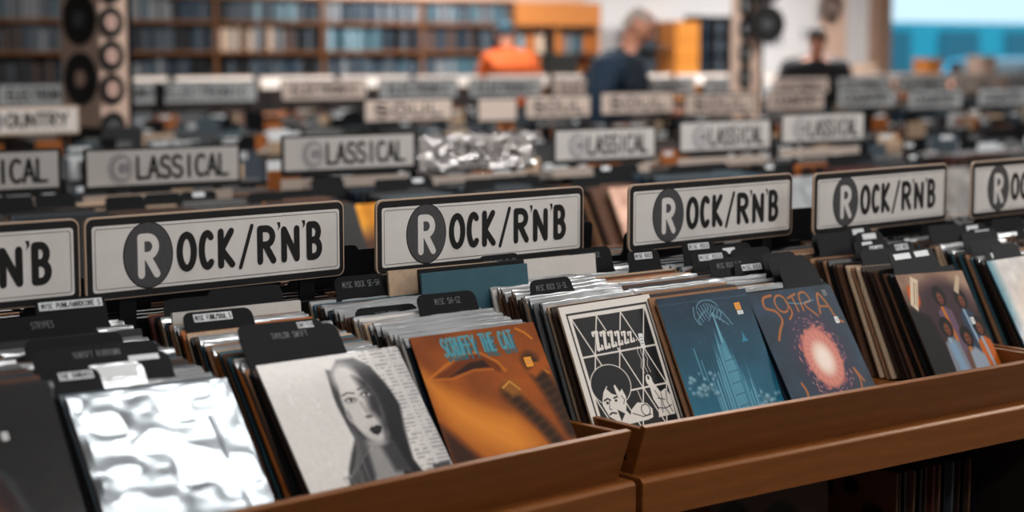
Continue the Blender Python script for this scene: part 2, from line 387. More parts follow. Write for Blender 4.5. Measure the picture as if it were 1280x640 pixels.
def lip_mesh(seed, H=.31, W=.31, hgt=.012):
    r = random.Random(seed); n = 40; V = []; F = []
    ph = [r.uniform(0, 6) for _ in range(6)]
    for i in range(n + 1):
        x = W * i / n
        a = .0012 * math.sin(x * 22 + ph[0]) + .0005 * math.sin(x * 70 + ph[1])
        h1 = H + hgt * .45 + .0015 * math.sin(x * 15 + ph[2]) + .0005 * math.sin(x * 90 + ph[3])
        V += [(x, -.0012 + a * .2, H - .02), (x, -.001 + a * .4, H + .001), (x, .002 + a * 1.3, h1), (x, .0062 + a, H + .001 + (h1 - H) * .3), (x, .0066, H - .02)]
    for i in range(n):
        for j in range(4):
            a = i * 5 + j; F.append((a, a + 5, a + 6, a + 1))
    me = bpy.data.meshes.new('plastic_sleeve'); me.from_pydata(V, [], F); me.update(); me.shade_smooth(); me.materials.append(FILM); return me
LIPS = [lip_mesh(s) for s in range(6)]
def rmat(x, y, z, w, th, ro=0):
    r0 = Vector((math.cos(w), math.sin(w), 0)); n0 = Vector((-math.sin(w) * math.sin(th), math.cos(w) * math.sin(th), math.cos(th)))
    r = r0 * math.cos(ro) + n0 * math.sin(ro); n = -r0 * math.sin(ro) + n0 * math.cos(ro); yv = n.cross(r)
    M = Matrix((r, yv, n)).transposed().to_4x4(); M.translation = (x, y, z); return M
ORD = ['first', 'second', 'third', 'fourth', 'fifth', 'sixth', 'seventh', 'eighth', 'ninth', 'tenth', 'eleventh', 'twelfth', 'thirteenth', 'fourteenth', 'fifteenth', 'sixteenth', 'seventeenth', 'eighteenth', 'nineteenth', 'twentieth', 'twenty-first', 'twenty-second', 'twenty-third', 'twenty-fourth', 'twenty-fifth', 'twenty-sixth', 'twenty-seventh', 'twenty-eighth', 'twenty-ninth', 'thirtieth', 'thirty-first', 'thirty-second']
COUNT = [0]
def record(ci, M, label, group, film=None):
    o = bpy.data.objects.new('record_sleeve', JMESH[ci]); COL.objects.link(o); o.matrix_world = M
    if film is not None:
        c = bpy.data.objects.new('plastic_sleeve', LIPS[film % 6]); COL.objects.link(c); c.parent = o
    tag(o, label, 'record', group); COUNT[0] += 1
    return o
COLS = []
def column(x, y0, w, th, ro, zb, n, sp, th1, pal, filmp, nm, w1=0, seed=0, skip=(), xdrift=0):
    r = random.Random(seed); COLS.append((x, y0, th, n, th1, sp, w, w1, xdrift))
    for k in range(1, n + 1):
        if k in skip: continue
        f = min(1, k / n); t = th + (th1 - th) * f
        ci = r.choice(pal); hh = r.uniform(-.008, .007)
        if r.random() < .08: hh += .008
        M = rmat(x + r.uniform(-.005, .005) + xdrift * f, y0 + .004 + sp * k, zb + .001 * r.random() + hh * .5, w + (w1 - w) * f, t, ro * (1 - f))
        film = r.randrange(6) if r.random() < filmp else None
        record(ci, M, '%s record sleeve, %s in the stack behind %s' % (JN[ci], ORD[k - 1], nm), 'records packed behind ' + nm, film)

# ------------------------------------------------------------------ cover art
NA = 230
def art_white_portrait():
    a = Art(NA, NA, c_('d2cfcc'))
    a.put(.6 * (1 - a.U), c_('e2deda'))
    # blurred grey print columns on the right
    st = (np.sin(a.V * 230) > .0) * (np.sin(a.U * 47) > -.8) * ((a.U > .76) | (a.V < .28) & (a.U > .70)) * (a.noise(1, 34, 4) > -.12)
    a.put(st * .55, c_('77777a')); a.put(np.clip((a.U - .8) * 4, 0, 1) * .3, c_('8a8a8c'))
    a.poly([(.86, .86), (.99, .85), (.99, .97), (.86, .98)], c_('4a4a4d'), op=.8)
    hair = [(.46, .12), (.43, .2), (.41, .35), (.42, .5), (.43, .6), (.36, .7), (.30, .8), (.26, .92), (.25, 1.0), (.80, 1.0), (.78, .9), (.75, .8), (.76, .62), (.80, .5), (.82, .38), (.80, .25), (.75, .12), (.66, .04), (.54, .04)]
    a.poly(hair, c_('38383b'), soft=.02)
    a.poly([(.44, .10), (.415, .3), (.43, .55), (.48, .62), (.50, .3), (.52, .12)], c_('2c2c2f'), soft=.02)
    a.poly([(.64, .10), (.72, .12), (.81, .3), (.83, .42), (.79, .58), (.75, .8), (.80, 1.0), (.60, 1.0), (.62, .7), (.66, .4)], c_('1f1f22'), soft=.025)
    # neck, shoulders
    a.poly([(.49, .62), (.66, .66), (.68, .82), (.74, 1.0), (.38, 1.0), (.46, .86)], c_('8f8d8c'), soft=.03)
    a.poly([(.58, .68), (.68, .64), (.70, .88), (.60, .86)], c_('3a3a3d'), soft=.04)
    a.poly([(.66, .86), (.80, .93), (.94, 1.0), (.60, 1.0)], c_('1b1b1e'), soft=.02)
    # face
    a.ell(.575, .38, .125, .245, c_('c9c5c2'), soft=.02)
    a.ell(.545, .18, .09, .11, c_('d6d2cf'), soft=.06)
    a.ell(.59, .58, .075, .075, c_('bcb8b6'), soft=.05)
    a.poly([(.60, .17), (.69, .2), (.72, .36), (.69, .54), (.64, .63), (.645, .5), (.61, .42), (.63, .3)], c_('303033'), soft=.05, op=.9)
    a.ell(.46, .44, .018, .05, c_('a9a5a3'), soft=.015); a.seg([(.455, .41), (.465, .46)], .006, c_('55555a'))
    for ex, ey in ((.515, .335), (.635, .31)):
        a.ell(ex, ey, .038, .018, c_('6a6868'), soft=.02); a.ell(ex, ey, .026, .010, c_('e0dddc'), soft=.006); a.ell(ex + .003, ey, .011, .011, c_('1a1a1c'), soft=.005)
        a.seg([(ex - .035, ey - .004), (ex, ey - .016), (ex + .033, ey - .003)], .007, c_('1c1c1f'))
        a.seg([(ex - .042, ey - .04), (ex, ey - .055), (ex + .042, ey - .045)], .011, c_('4b4744'), soft=.008)
    a.seg([(.575, .36), (.585, .43), (.60, .455)], .012, c_('918d8b'), soft=.02)
    a.ell(.59, .465, .028, .012, c_('6a6666'), soft=.012); a.ell(.578, .468, .007, .005, c_('222')*1 if False else c_('222224'), soft=.004); a.ell(.603, .465, .007, .005, c_('222224'), soft=.004)
    a.poly([(.55, .555), (.575, .535), (.592, .54), (.61, .53), (.645, .545), (.62, .585), (.59, .60), (.565, .585)], c_('141416'), soft=.008)
    a.seg([(.555, .557), (.60, .56), (.64, .548)], .004, c_('3a3a3c'))
    for i in range(18):   # locks of hair
        x = .43 - i * .008; a.seg([(.44 + .004 * i, .5 + .01 * i), (x, .68 + .01 * i), (x - .03 + .02 * math.sin(i * 2.1), .84), (x - .02, .99)], .007, c_('8c8886' if i % 2 else '2f2f32'), soft=.01, op=.7)
    a.c += a.noise(1, 40, 3)[..., None] * .03
    sp = (a.noise(1, 60, 9) > .42) * (a.U > .12) * (a.U < .3)
    a.put(sp * .6, c_('f4f4f4'))
    return a
def art_orange():
    a = Art(NA, NA, c_('8f4712'))
    a.c += a.noise(1, 4, 2)[..., None] * np.array([.16, .09, .02])
    a.put(np.clip(1.2 - a.V * 4, 0, 1) * .35, c_('6d3410'))
    # soft glowing arm shape across the lower left
    a.poly([(.0, .22), (.08, .32), (.22, .42), (.4, .52), (.6, .62), (.78, .78), (.84, .96), (.80, 1.0), (.30, 1.0), (.10, .75), (.0, .5)], c_('b4641c'), soft=.12)
    a.poly([(.0, .28), (.15, .44), (.35, .58), (.56, .68), (.66, .86), (.55, .96), (.3, .78), (.12, .62)], c_('d8842c'), soft=.15)
    a.poly([(.0, .62), (.1, .74), (.22, .90), (.30, 1.0), (0, 1.0)], c_('35190c'), soft=.07)
    # folded lips of cloth
    a.poly([(.06, .30), (.2, .25), (.38, .17), (.5, .18), (.62, .28), (.6, .33), (.5, .27), (.38, .27), (.2, .32)], c_('6b3008'), soft=.02)
    a.seg([(.05, .30), (.18, .235), (.34, .165), (.48, .165), (.60, .25), (.64, .32)], .012, c_('d07a22'), soft=.02)
    a.poly([(.2, .31), (.38, .23), (.5, .225), (.53, .28), (.4, .28)], c_('2c1206'), soft=.015)
    a.seg([(.06, .31), (.22, .325), (.40, .285), (.55, .30)], .01, c_('bd6a20'), soft=.015)
    # dark feathered fingers lower right
    for x0, y0, x1, y1, w in ((.60, .47, .88, .95, .10), (.86, .28, 1.0, .8, .13)):
        a.seg([(x0, y0), ((x0 + x1) / 2 + .02, (y0 + y1) / 2), (x1, y1)], w, c_('2e1a0b'), soft=.06)
        for k in range(9):
            t = k / 9; a.seg([(x0 + (x1 - x0) * t - w * .4, y0 + (y1 - y0) * t), (x0 + (x1 - x0) * t + w * .4, y0 + (y1 - y0) * t - .03)], .006, c_('7a4a18'), soft=.03, op=.5)
    a.poly([(.55, .43), (.60, .395), (.66, .40), (.70, .45), (.69, .50), (.62, .51)], c_('8a551c'), soft=.04)
    a.seg([(.57, .44), (.64, .40), (.70, .47)], .008, c_('e0a24a'))
    a.seg([(.86, .29), (.92, .31), (.97, .38)], .012, c_('d88a2a'), soft=.02); a.seg([(.84, .03), (.90, .07), (.94, .12)], .012, c_('d8861f'), soft=.012)
    a.poly([(.80, .35), (1.0, .25), (1.0, .32), (.86, .40)], c_('9d4e12'), soft=.03)
    a.text('SCRUFFY THE CAT', .235, .80, .075, .20, .014, c_('2c5f6c'), gap=.28)
    a.text('SCRUFFY THE CAT', .22, .785, .04, .165, .016, c_('4a8e9c'), gap=.28)
    return a
def art_triangles():
    bk, wh = c_('1d1d1f'), c_('dcd6cf')
    a = Art(300, 300, wh)
    a.poly([(.055, .055), (.945, .055), (.945, 1.0), (.055, 1.0)], bk, soft=.004); a.poly([(.07, .07), (.93, .07), (.93, 1.0), (.07, 1.0)], wh, soft=.004)
    a.poly([(.10, .10), (.90, .10), (.90, 1.0), (.10, 1.0)], bk, soft=.004)
    ys = (.10, .385, .68, .975)
    for y in ys[1:]: a.seg([(.10, y), (.90, y)], .014, wh, soft=.004)
    s = .265
    for r in range(3):
        y0, y1 = ys[r], ys[r + 1]; off = 0 if r % 2 == 0 else s / 2
        for k in range(-2, 6):
            x = .10 + off + k * s
            for xa, xb in ((x, x + s / 2), (x + s, x + s / 2)):
                pts = [(xa, y0), (xb, y1)]
                if min(xa, xb) < .05 or max(xa, xb) > .95:
                    # clip
                    def cl(p, q):
                        (x1_, y1_), (x2_, y2_) = p, q; out = []
                        for (px, py) in (p, q):
                            if px < .1: t = (.1 - x1_) / (x2_ - x1_); out.append((.1, y1_ + t * (y2_ - y1_)))
                            elif px > .9: t = (.9 - x1_) / (x2_ - x1_); out.append((.9, y1_ + t * (y2_ - y1_)))
                            else: out.append((px, py))
                        return out
                    if max(xa, xb) <= .1 or min(xa, xb) >= .9: continue
                    pts = cl(*pts)
                a.seg(pts, .012, wh, soft=.004)
    # lettering
    x = .27
    for i in range(6):
        w = .052 - i * .003; h = .125 - i * .011; yb = .345 - i * .003
        P_ = [(x, yb - h + .02), (x, yb - h), (x + w, yb - h), (x + .006, yb), (x + w + .008, yb), (x + w + .008, yb - .02)]
        a.seg(P_, .036, bk, soft=.004); a.seg(P_, .022 - i * .0015, wh, soft=.004)
        a.seg([(x + w * .8, yb - h), (x + .014, yb)], .034 - i * .003, wh, soft=.004)
        x += w + .030 - i * .001
    for i in range(4): a.ell(x + .008 + i * .022, .325, .006, .008, wh, soft=.004)
    Vs = a.V.copy(); a.V = a.V + .085
    # youth's head with dark bowl of hair
    a.ell(.30, .70, .215, .155, wh, soft=.005); a.ell(.30, .70, .205, .148, bk, soft=.005)
    a.poly([(.20, .74), (.25, .70), (.29, .73), (.34, .70), (.37, .76), (.40, .74), (.42, .80), (.40, .86), (.38, .90), (.42, .95), (.44, 1.0), (.20, 1.0), (.24, .95), (.19, .92), (.17, .87), (.155, .83), (.17, .79)], wh, soft=.006)
    a.poly([(.24, .72), (.32, .66), (.33, .78), (.28, .76)], bk, soft=.006)
    a.seg([(.185, .80), (.225, .79), (.25, .805)], .012, bk); a.ell(.21, .82, .014, .010, bk, soft=.004); a.seg([(.29, .795), (.33, .79)], .012, bk); a.ell(.305, .815, .014, .009, bk, soft=.004)
    a.seg([(.235, .81), (.215, .865), (.235, .872)], .006, bk); a.seg([(.20, .905), (.23, .895), (.27, .905)], .012, bk); a.seg([(.375, .79), (.395, .82), (.375, .85)], .006, bk)
    a.poly([(.29, .88), (.36, .92), (.30, .97)], bk, soft=.006, op=.8)
    # shoulders / bent arm
    a.poly([(.44, .90), (.52, .86), (.62, .88), (.66, .93), (.64, .99), (.58, 1.0), (.36, 1.0)], wh, soft=.006)
    a.seg([(.44, .93), (.54, .97), (.63, .965)], .006, bk); a.ell(.585, .925, .05, .045, bk, soft=.005); a.ell(.585, .925, .042, .038, wh, soft=.005); a.seg([(.56, .78), (.575, .88)], .008, wh)
    # standing figure on the right holding smoke
    a.ell(.715, .72, .035, .045, wh, soft=.005); a.ell(.715, .70, .010, .016, bk, soft=.004)
    a.poly([(.70, .74), (.74, .72), (.80, .82), (.86, .80), (.90, .86), (.89, 1.0), (.70, 1.0), (.73, .93), (.70, .86)], wh, soft=.006)
    for p in ([(.74, .80), (.78, .88), (.76, .97)], [(.80, .83), (.79, .92), (.83, 1.0)], [(.86, .82), (.84, .9), (.87, .98)], [(.72, .93), (.80, .945), (.88, .93)], [(.75, .86), (.82, .88)]): a.seg(p, .006, bk)
    for k in range(3): a.seg([(.69 + .035 * k, .66), (.675 + .035 * k, .61), (.70 + .035 * k, .56), (.685 + .035 * k, .50), (.70 + .035 * k, .46)], .006, wh)
    a.V = Vs
    return a
def art_castle():
    a = Art(NA, NA, c_('1d3a4a')); v = a.V[..., None]
    a.c = np.array(c_('1b3140')) * (1 - v) + np.array(c_('1b7285')) * v
    a.c += (a.noise(1, 5, 5) * .05)[..., None]
    r = random.Random(3)
    for i in range(55): x, y = r.random(), r.random(); a.ell(x, y, .003, .003, c_('7fb0bb'), soft=.004, op=r.uniform(.3, .9))
    pale, mid = c_('9fc0c6'), c_('4f8a98')
    # spires
    for i in range(34):
        x = .50 + r.gauss(0, .13); top = .22 + abs(x - .52) * 1.5 + r.uniform(0, .22); w = r.uniform(.006, .02)
        if x < .3 or x > .8: continue
        a.poly([(x, top), (x + w, top + .22), (x + w * 1.3, 1.0), (x - w * 1.3, 1.0), (x - w, top + .22)], mid if i % 2 else c_('2f6878'), soft=.006, op=.75)
        a.seg([(x - w * .4, top + .14), (x - w * .6, 1.0)], .006, c_('c4dade'), soft=.008, op=.75)
    a.poly([(.545, .16), (.58, .42), (.60, .62), (.60, 1.0), (.50, 1.0), (.51, .62), (.525, .42)], c_('5f97a3'), soft=.008, op=.9)
    for k in range(4): a.seg([(.52 + k * .022, .42 + .03 * k), (.505 + k * .028, 1.0)], .006, pale, soft=.006, op=.8)
    a.seg([(.545, .16), (.548, .40)], .008, c_('c2d6da')); 
    for k in range(5): a.seg([(.50, .55 + k * .09), (.61, .54 + k * .09)], .006, c_('23505e'), op=.8)
    a.seg([(.22, .42), (.225, .66)], .012, c_('6fa2ad'), soft=.01); a.seg([(.26, .52), (.262, .68)], .01, c_('6fa2ad'), soft=.01)
    # clouds
    for cx, cy, sc, n in ((.19, .72, .13, 26), (.86, .93, .12, 22)):
        for i in range(n):
            x = cx + r.gauss(0, sc * .7); y = cy + r.gauss(0, sc * .35) ; q = r.uniform(.012, .036)
            a.ell(x, y + .008, q, q * .8, c_('4d6a75'), soft=.02, op=.6); a.ell(x, y - .004, q * .7, q * .5, c_('c2cccd'), soft=.02, op=.75)
    # small floating tower
    a.poly([(.80, .33), (.815, .39), (.84, .42), (.76, .42), (.785, .39)], c_('3f93a6'), soft=.012)
    # white scrollwork logo
    lo = c_('86a0a8')
    for x in range(9):
        cx = .385 + x * .03; cy = .13 + .5 * abs(x - 4) ** 1.6 * .012
        a.seg([(cx, cy - .05), (cx + .015, cy - .01), (cx - .012, cy + .02), (cx + .006, cy + .06)], .009, lo, soft=.006)
    a.seg(arc(.51, .13, .12, .075, 190, 350, 14), .009, lo); a.seg([(.36, .10), (.34, .18), (.37, .24)], .01, lo); a.seg([(.63, .14), (.68, .20), (.72, .27)], .01, lo); a.seg([(.48, .22), (.53, .17), (.60, .21), (.68, .27)], .008, lo)
    a.seg([(.01, .055), (.99, .055)], .004, c_('5d7a84'), op=.8)
    a.c = a.c * np.array([.72, .88, .95])
    return a
def art_sun():
    a = Art(NA, NA, c_('1f3442'))
    a.c += (a.noise(1, 6, 11) * .08)[..., None] * np.array([.6, .9, 1.2])
    a.ell(.55, .58, .34, .46, c_('2e2a3c'), soft=.12, rot=-6)
    a.ell(.55, .58, .26, .36, c_('3a2c42'), soft=.10, rot=-6)
    r = random.Random(8)
    for i in range(110):
        t = r.uniform(0, 6.28); q = r.uniform(1.05, 1.45); x = .55 + .20 * q * math.cos(t); y = .615 + .26 * q * math.sin(t)
        a.seg([(x, y), (x - .018 * math.sin(t), y + .018 * math.cos(t))], .008, c_('a8606a' if i % 3 else 'c98a82'), soft=.008, op=.8)
    for i in range(40):
        t = r.uniform(0, 6.28); q = r.uniform(.97, 1.12); a.ell(.55 + .20 * q * math.cos(t), .615 + .26 * q * math.sin(t), r.uniform(.012, .03), r.uniform(.010, .022), c_('b5685c' if i % 2 else '7d4250'), soft=.012, rot=math.degrees(t) + 60)
    a.ell(.55, .615, .20, .258, c_('b96a58'), soft=.03); a.ell(.55, .615, .195, .25, c_('c8786a'), soft=.03)
    ang = np.arctan2(a.V - .62, a.U - .55); rad = np.hypot((a.U - .55) / .195, (a.V - .62) / .25)
    a.put(np.clip((1 - rad) * 6, 0, 1) * np.clip(.5 + .5 * np.sin(ang * 22 + rad * 9), 0, 1) * .35, c_('e0a08c'))
    a.ell(.55, .625, .12, .15, c_('dfb8a8'), soft=.05); a.ell(.55, .625, .075, .10, c_('f0dcd0'), soft=.05)
    a.put(np.clip(1 - rad * 1.4, 0, 1) * (np.sin(ang * 40) > .4) * .5, c_('fff4ea'))
    og = c_('a5622c')
    def cr(p):
        q = [p[0]] + list(p) + [p[-1]]; out = []
        for i in range(1, len(q) - 2):
            for k in range(7):
                t = k / 7; out.append(tuple(.5 * (2 * q[i][d] + (q[i + 1][d] - q[i - 1][d]) * t + (2 * q[i - 1][d] - 5 * q[i][d] + 4 * q[i + 1][d] - q[i + 2][d]) * t * t + (3 * q[i][d] - q[i - 1][d] - 3 * q[i + 1][d] + q[i + 2][d]) * t ** 3) for d in (0, 1)))
        return out + [p[-1]]
    S0 = lambda p, w=.022: (a.seg(p, w, c_('5a3420'), soft=.01), a.seg(p, w * .72, og, soft=.008))
    S = lambda p, w=.022: S0(cr(p) if len(p) < 10 else p, w)
    S([(.26, .04), (.16, .06), (.14, .14), (.24, .18), (.27, .26), (.20, .34), (.14, .42)], .028)
    S(arc(.34, .12, .07, .075, 60, 400, 16)); S([(.40, .10), (.42, .20), (.36, .26)])
    S([(.44, .08), (.54, .05)]); S([(.49, .06), (.50, .20)])
    S([(.56, .20), (.58, .06), (.66, .05), (.68, .12), (.60, .15), (.70, .26)])
    S([(.74, .24), (.80, .07), (.86, .16), (.90, .30), (.96, .34)], .026); S([(.76, .18), (.86, .19)])
    a.seg([(.42, .12), (.55, .14), (.72, .12)], .01, c_('6f97a4'), op=.8)
    S([(.16, .98), (.20, .88), (.18, .80)], .03); S([(.82, .96), (.86, .84), (.84, .74), (.90, .86)], .024); S([(.24, 1.0), (.28, .93)], .02)
    a.c = a.c * np.where(a.c[..., :1] < .35, np.array([[[.75, .88, .98]]]), 1.0)
    return a
def art_group():
    a = Art(NA, NA, c_('3a2c2a'))
    a.put(np.clip(1.3 - a.V * 3.2, 0, 1) * .9, c_('9c8273')); a.put(np.clip(1 - np.abs(a.U - .85) * 4, 0, 1) * np.clip(1 - a.V * 1.4, 0, 1) * .6, c_('b39b86'))
    a.c += (a.noise(1, 6, 21) * .08)[..., None]
    a.ell(.55, .32, .42, .26, c_('4b3b40'), soft=.1, op=.8)
    a.poly([(.0, .30), (.25, .4), (.36, 1.0), (.0, 1.0)], c_('241c1c'), soft=.06)
    P = [(.50, .22, '6d5a6a'), (.80, .26, '3d4a5c'), (.42, .50, '7e858e'), (.66, .60, '6b5147'), (.90, .52, 'b3672d')]
    for i, (x, y, cl) in enumerate(P):
        a.poly([(x - .10, y + .14), (x, y + .08), (x + .10, y + .14), (x + .13, 1.0), (x - .12, 1.0)], c_(cl), soft=.02)
        a.seg([(x - .02, y + .10), (x + .01, y + .4)], .035, c_('8fa5b8' if i in (1, 2, 4) else 'c0782f'), soft=.02)
        a.ell(x, y, .088, .092, c_('1b1413'), soft=.02)
        a.ell(x + .002, y + .02, .042, .058, c_('7a4f3a'), soft=.015)
        a.ell(x - .016, y + .012, .008, .006, c_('20120c'), soft=.004); a.ell(x + .018, y + .012, .008, .006, c_('20120c'), soft=.004)
        a.seg([(x, y + .012), (x - .003, y + .032), (x + .006, y + .034)], .006, c_('583524')); a.seg([(x - .014, y + .05), (x + .016, y + .05)], .008, c_('4a2018'))
    a.poly([(.62, .74), (.72, .70), (.82, .78), (.84, 1.0), (.60, 1.0)], c_('8e99a6'), soft=.03); a.poly([(.36, .66), (.46, .64), (.50, 1.0), (.40, 1.0)], c_('7f97ac'), soft=.03)
    a.ell(.14, .20, .075, .10, c_('b85f34'), soft=.02)
    a.poly([(.05, .27), (.20, .02), (.29, .06), (.12, .34)], c_('c8b9a4'), soft=.01); a.seg([(.10, .28), (.22, .08)], .01, c_('7b6a5a')); a.seg([(.13, .29), (.25, .09)], .006, c_('7b6a5a'))
    a.poly([(.75, .18), (.88, .03), (.92, .06), (.80, .22)], c_('b7a690'), soft=.01)
    a.c = np.clip((a.c - .34) * 1.25 + .27, .03, 1)
    return a
def art_black():
    a = Art(150, 150, c_('17181a'))
    a.seg([(.0, .42), (.45, .36), (.62, .55), (.74, 1.0)], .03, c_('5a3226'), soft=.05, op=.8)
    a.seg([(.45, .38), (.6, .5), (.68, .75), (.70, 1.0)], .03, c_('2c3a44'), soft=.05); a.ell(.45, .78, .16, .25, c_('3a1f1e'), soft=.12)
    a.ell(.50, .80, .06, .1, c_('6a3a26'), soft=.08); a.c += (a.noise(1, 20, 2) * .02)[..., None]
    return a
def art_swirl_right():
    a = Art(150, 150, c_('d8d4d0'))  # white ground paints the glare on the glossy sleeve into the print
    a.put(np.clip(1 - a.U * 7, 0, 1), c_('4b8798')); a.put(np.clip(a.V * 2 - 1 - a.U, 0, 1), c_('7c4a5c'))
    a.ell(.6, .55, .4, .35, c_('e2ccb8'), soft=.3); a.ell(.7, .75, .25, .18, c_('a87f7a'), soft=.2)
    a.c += (a.noise(1, 10, 31) * .08)[..., None]
    return a
def front(name_label, M, art, m, size=.31, jm=3, relief=None, extra=None):
    t = bpy.data.objects.new('record_sleeve', None)
    me = jacket_mesh('record_sleeve', t=.005, W=size, H=size); me.materials.append(JM[jm])
    o = bpy.data.objects.new('record_sleeve', me); COL.objects.link(o); o.matrix_world = M
    art_plane('cover_print', art, size, size, m, o, relief)
    bpy.data.objects.remove(t)
    tag(o, name_label, 'record'); COUNT[0] += 1
    return o
def sticker(parent, x, z, w, h, m, nm='price_sticker', rot=0, ink=True, ytop=-.0009):
    mb_ = MB(); mb_.plate(rrect(-w / 2, w / 2, -h / 2, h / 2, .0015, 3), -.0003, .0002, 0)
    if ink:
        for k in range(3): stroke_mesh(mb_, [(-w * .3, h * (.22 - .2 * k)), (w * .3, h * (.22 - .2 * k))], h * .05, -.0006, 1, cap=False)
    o = mb_.build(nm, [m, TABINK], parent, loc=(x, ytop, z), rot=(0, rot, 0)); return o

PR_GLOSS = painted('print_gloss', .28, .35, bump=.10, bscale=18)
PR_PLASTIC = painted('print_under_plastic', .42, .22, bump=.05, bscale=9, spec=.12)
PR_MATTE = painted('print_matte', .5, .0, bump=.03, spec=.18)
PR_DULL = painted('print_dull', .6, 0, bump=.02, spec=.15)
S_ = .31
# left bin
o = front('dark record cover with a faint brown arc, at the far left of the front row', rmat(.973, -.104, .757, .043, .528, .017), art_black(), PR_GLOSS)
sticker(o, .205, .222, .012, .015, STICKER)
# silver crinkled sleeve
sa = Art(260, 260, c_('b4b8ba'))
def sm(n, seed, sx=1):
    q = Art(260, 260, (0, 0, 0)); r_ = np.random.RandomState(seed); g = r_.rand(n + 3, int(n * sx) + 3)
    x = q.U * (g.shape[1] - 1.001); y = q.V * (g.shape[0] - 1.001); xi = x.astype(int); yi = y.astype(int); fx = x - xi; fy = y - yi
    fx = fx * fx * fx * (fx * (6 * fx - 15) + 10); fy = fy * fy * fy * (fy * (6 * fy - 15) + 10)
    return (g[yi, xi] * (1 - fx) + g[yi, xi + 1] * fx) * (1 - fy) + (g[yi + 1, xi] * (1 - fx) + g[yi + 1, xi + 1] * fx) * fy - .5
rel = sm(3, 12) * .010 + sm(6, 33, .6) * .007 * (.6 + .6 * sa.V) + sm(11, 5, .7) * .0022
rel += .002 * np.exp(-((sa.U - .80 - .04 * sa.V) / .012) ** 2) * (sa.V > .25)
edge = np.clip(np.minimum(np.minimum(sa.U, 1 - sa.U), np.minimum(sa.V, 1 - sa.V)) / .04, 0, 1)
rel = np.maximum(rel * edge + .002, .0008)
FOIL = mat('silvery_clear_wrap', 'a4acb2', .36, metal=.8, bump=.08, bscale=14)
o = front('silvery crinkled plastic wrapped record at the bottom left beside the white portrait cover', rmat(1.305, -.115, .762, -.07, .77, .01), sa, FOIL, size=.315, jm=8, relief=rel)
o = front('white record cover with a grey portrait of a dark-lipped woman, in the left bin', rmat(1.692, -.138, .775, -.045, .745, .03), art_white_portrait(), PR_PLASTIC, size=.318, jm=8)
o = front('burnt orange record cover with tall blue lettering, right of the white portrait cover', rmat(2.045, -.092, .768, -.05, .582, .022), art_orange(), PR_MATTE, jm=3)
sticker(o, .262, .222, .018, .022, STICKY, 'yellow_sticker')
o = front('black record cover with white triangle lattice and a row of white Z letters', rmat(2.505, .024, .757, .14, .40, .0), art_triangles(), PR_MATTE, jm=0)
sticker(o, .237, .205, .014, .035, STICKER, rot=.1)
o = front('teal record cover with castle spires and clouds, right of the triangle lattice cover', rmat(2.797, .018, .757, .066, .465, -.005), art_castle(), PR_MATTE, jm=1)
sticker(o, .262, .268, .020, .018, STICKY, 'yellow_sticker'); sticker(o, .264, .252, .020, .010, STICKER)
o = front('dark blue record cover with a pink exploding sun and orange scrolled letters', rmat(3.113, .014, .757, .045, .572, -.01), art_sun(), PR_MATTE, jm=5)
sticker(o, .277, .212, .014, .018, STICKER); sticker(o, .275, .288, .016, .018, JM[7])
o = front('brown record cover with a photo of five singers with round afros', rmat(3.625, .0, .757, .12, .52, -.05), art_group(), PR_DULL, jm=3)
sticker(o, .262, .165, .016, .02, STICKER)
o = front('glossy record cover whitened with painted glare, teal and pink edge, at the far right', rmat(4.085, .056, .757, .04, .538, .011), art_swirl_right(), PR_PLASTIC, jm=6)

pw = 'the '
D_ = dict(dark=[4, 4, 3, 2, 5, 7, 11], warm=[0, 1, 1, 2, 2, 3, 0, 10, 5], cool=[0, 7, 6, 5, 8, 1, 4, 2, 0, 3], mix=[0, 1, 2, 3, 4, 5, 6, 7, 0, 1, 9])
column(.973, -.104, .043, .528, .01, .757, 24, .019, .30, D_['dark'], .3, 'the dark cover at the far left', seed=1)
column(1.305, -.115, -.07, .77, .01, .757, 26, .019, .35, D_['dark'], .45, 'the silvery wrapped cover', seed=2)
column(1.690, -.134, -.045, .745, .03, .766, 27, .020, .38, D_['mix'] + [3, 4, 10], .35, 'the white portrait cover', w1=0, seed=3)
column(2.045, -.092, -.05, .582, .02, .762, 27, .0165, .32, D_['cool'] + [8, 0], .5, 'the burnt orange cover', w1=.03, seed=4)
column(2.497, .024, .14, .40, .0, .757, 26, .0165, .22, D_['cool'], .6, 'the triangle lattice cover', w1=.06, seed=5)
column(2.797, .018, .066, .465, .0, .757, 26, .0165, .24, D_['warm'], .25, 'the teal castle cover', w1=.03, seed=6)
column(3.113, .014, .045, .572, .0, .757, 24, .0165, .24, D_['mix'], .25, 'the exploding sun cover', w1=.03, seed=7, xdrift=.01)
column(3.625, .0, .12, .52, -.05, .757, 26, .0165, .28, [2, 3, 1, 4, 2, 1, 3, 0, 2, 1], .05, 'the five singers cover', w1=.06, seed=8, xdrift=-.06)
column(4.085, .056, .04, .538, .01, .757, 22, .0165, .28, [6, 4, 10, 3, 2, 0, 1], .2, 'the white cover at the far right', w1=.03, seed=9)
column(4.42, .03, .04, .50, .01, .757, 20, .0175, .26, D_['warm'], .2, 'the covers beyond the right edge', w1=.03, seed=10)
# a few that stand proud of their neighbours
def special(ci, x, y, z, w, th, lab, h=.31):
    record(ci, rmat(x, y, z, w, th), lab, None) if False else tag(record(ci, rmat(x, y, z, w, th), lab, 'records standing proud of the packed stacks'), lab, 'record')
special(8, 2.56, .43, .800, .0, .12, 'white record sleeve standing proud, just under the second full rock sign')
special(0, 2.25, .425, .803, .0, .10, 'cream record sleeve standing proud, left below the second full rock sign')
special(6, 2.30, .36, .800, .03, .12, 'teal record sleeve standing proud in front of the cream one')
special(4, 2.31, .385, .806, .03, .12, 'black record sleeve peeking up behind the teal one')
special(8, 1.70, .40, .760, .02, .10, 'white record sleeve under the first full rock sign')

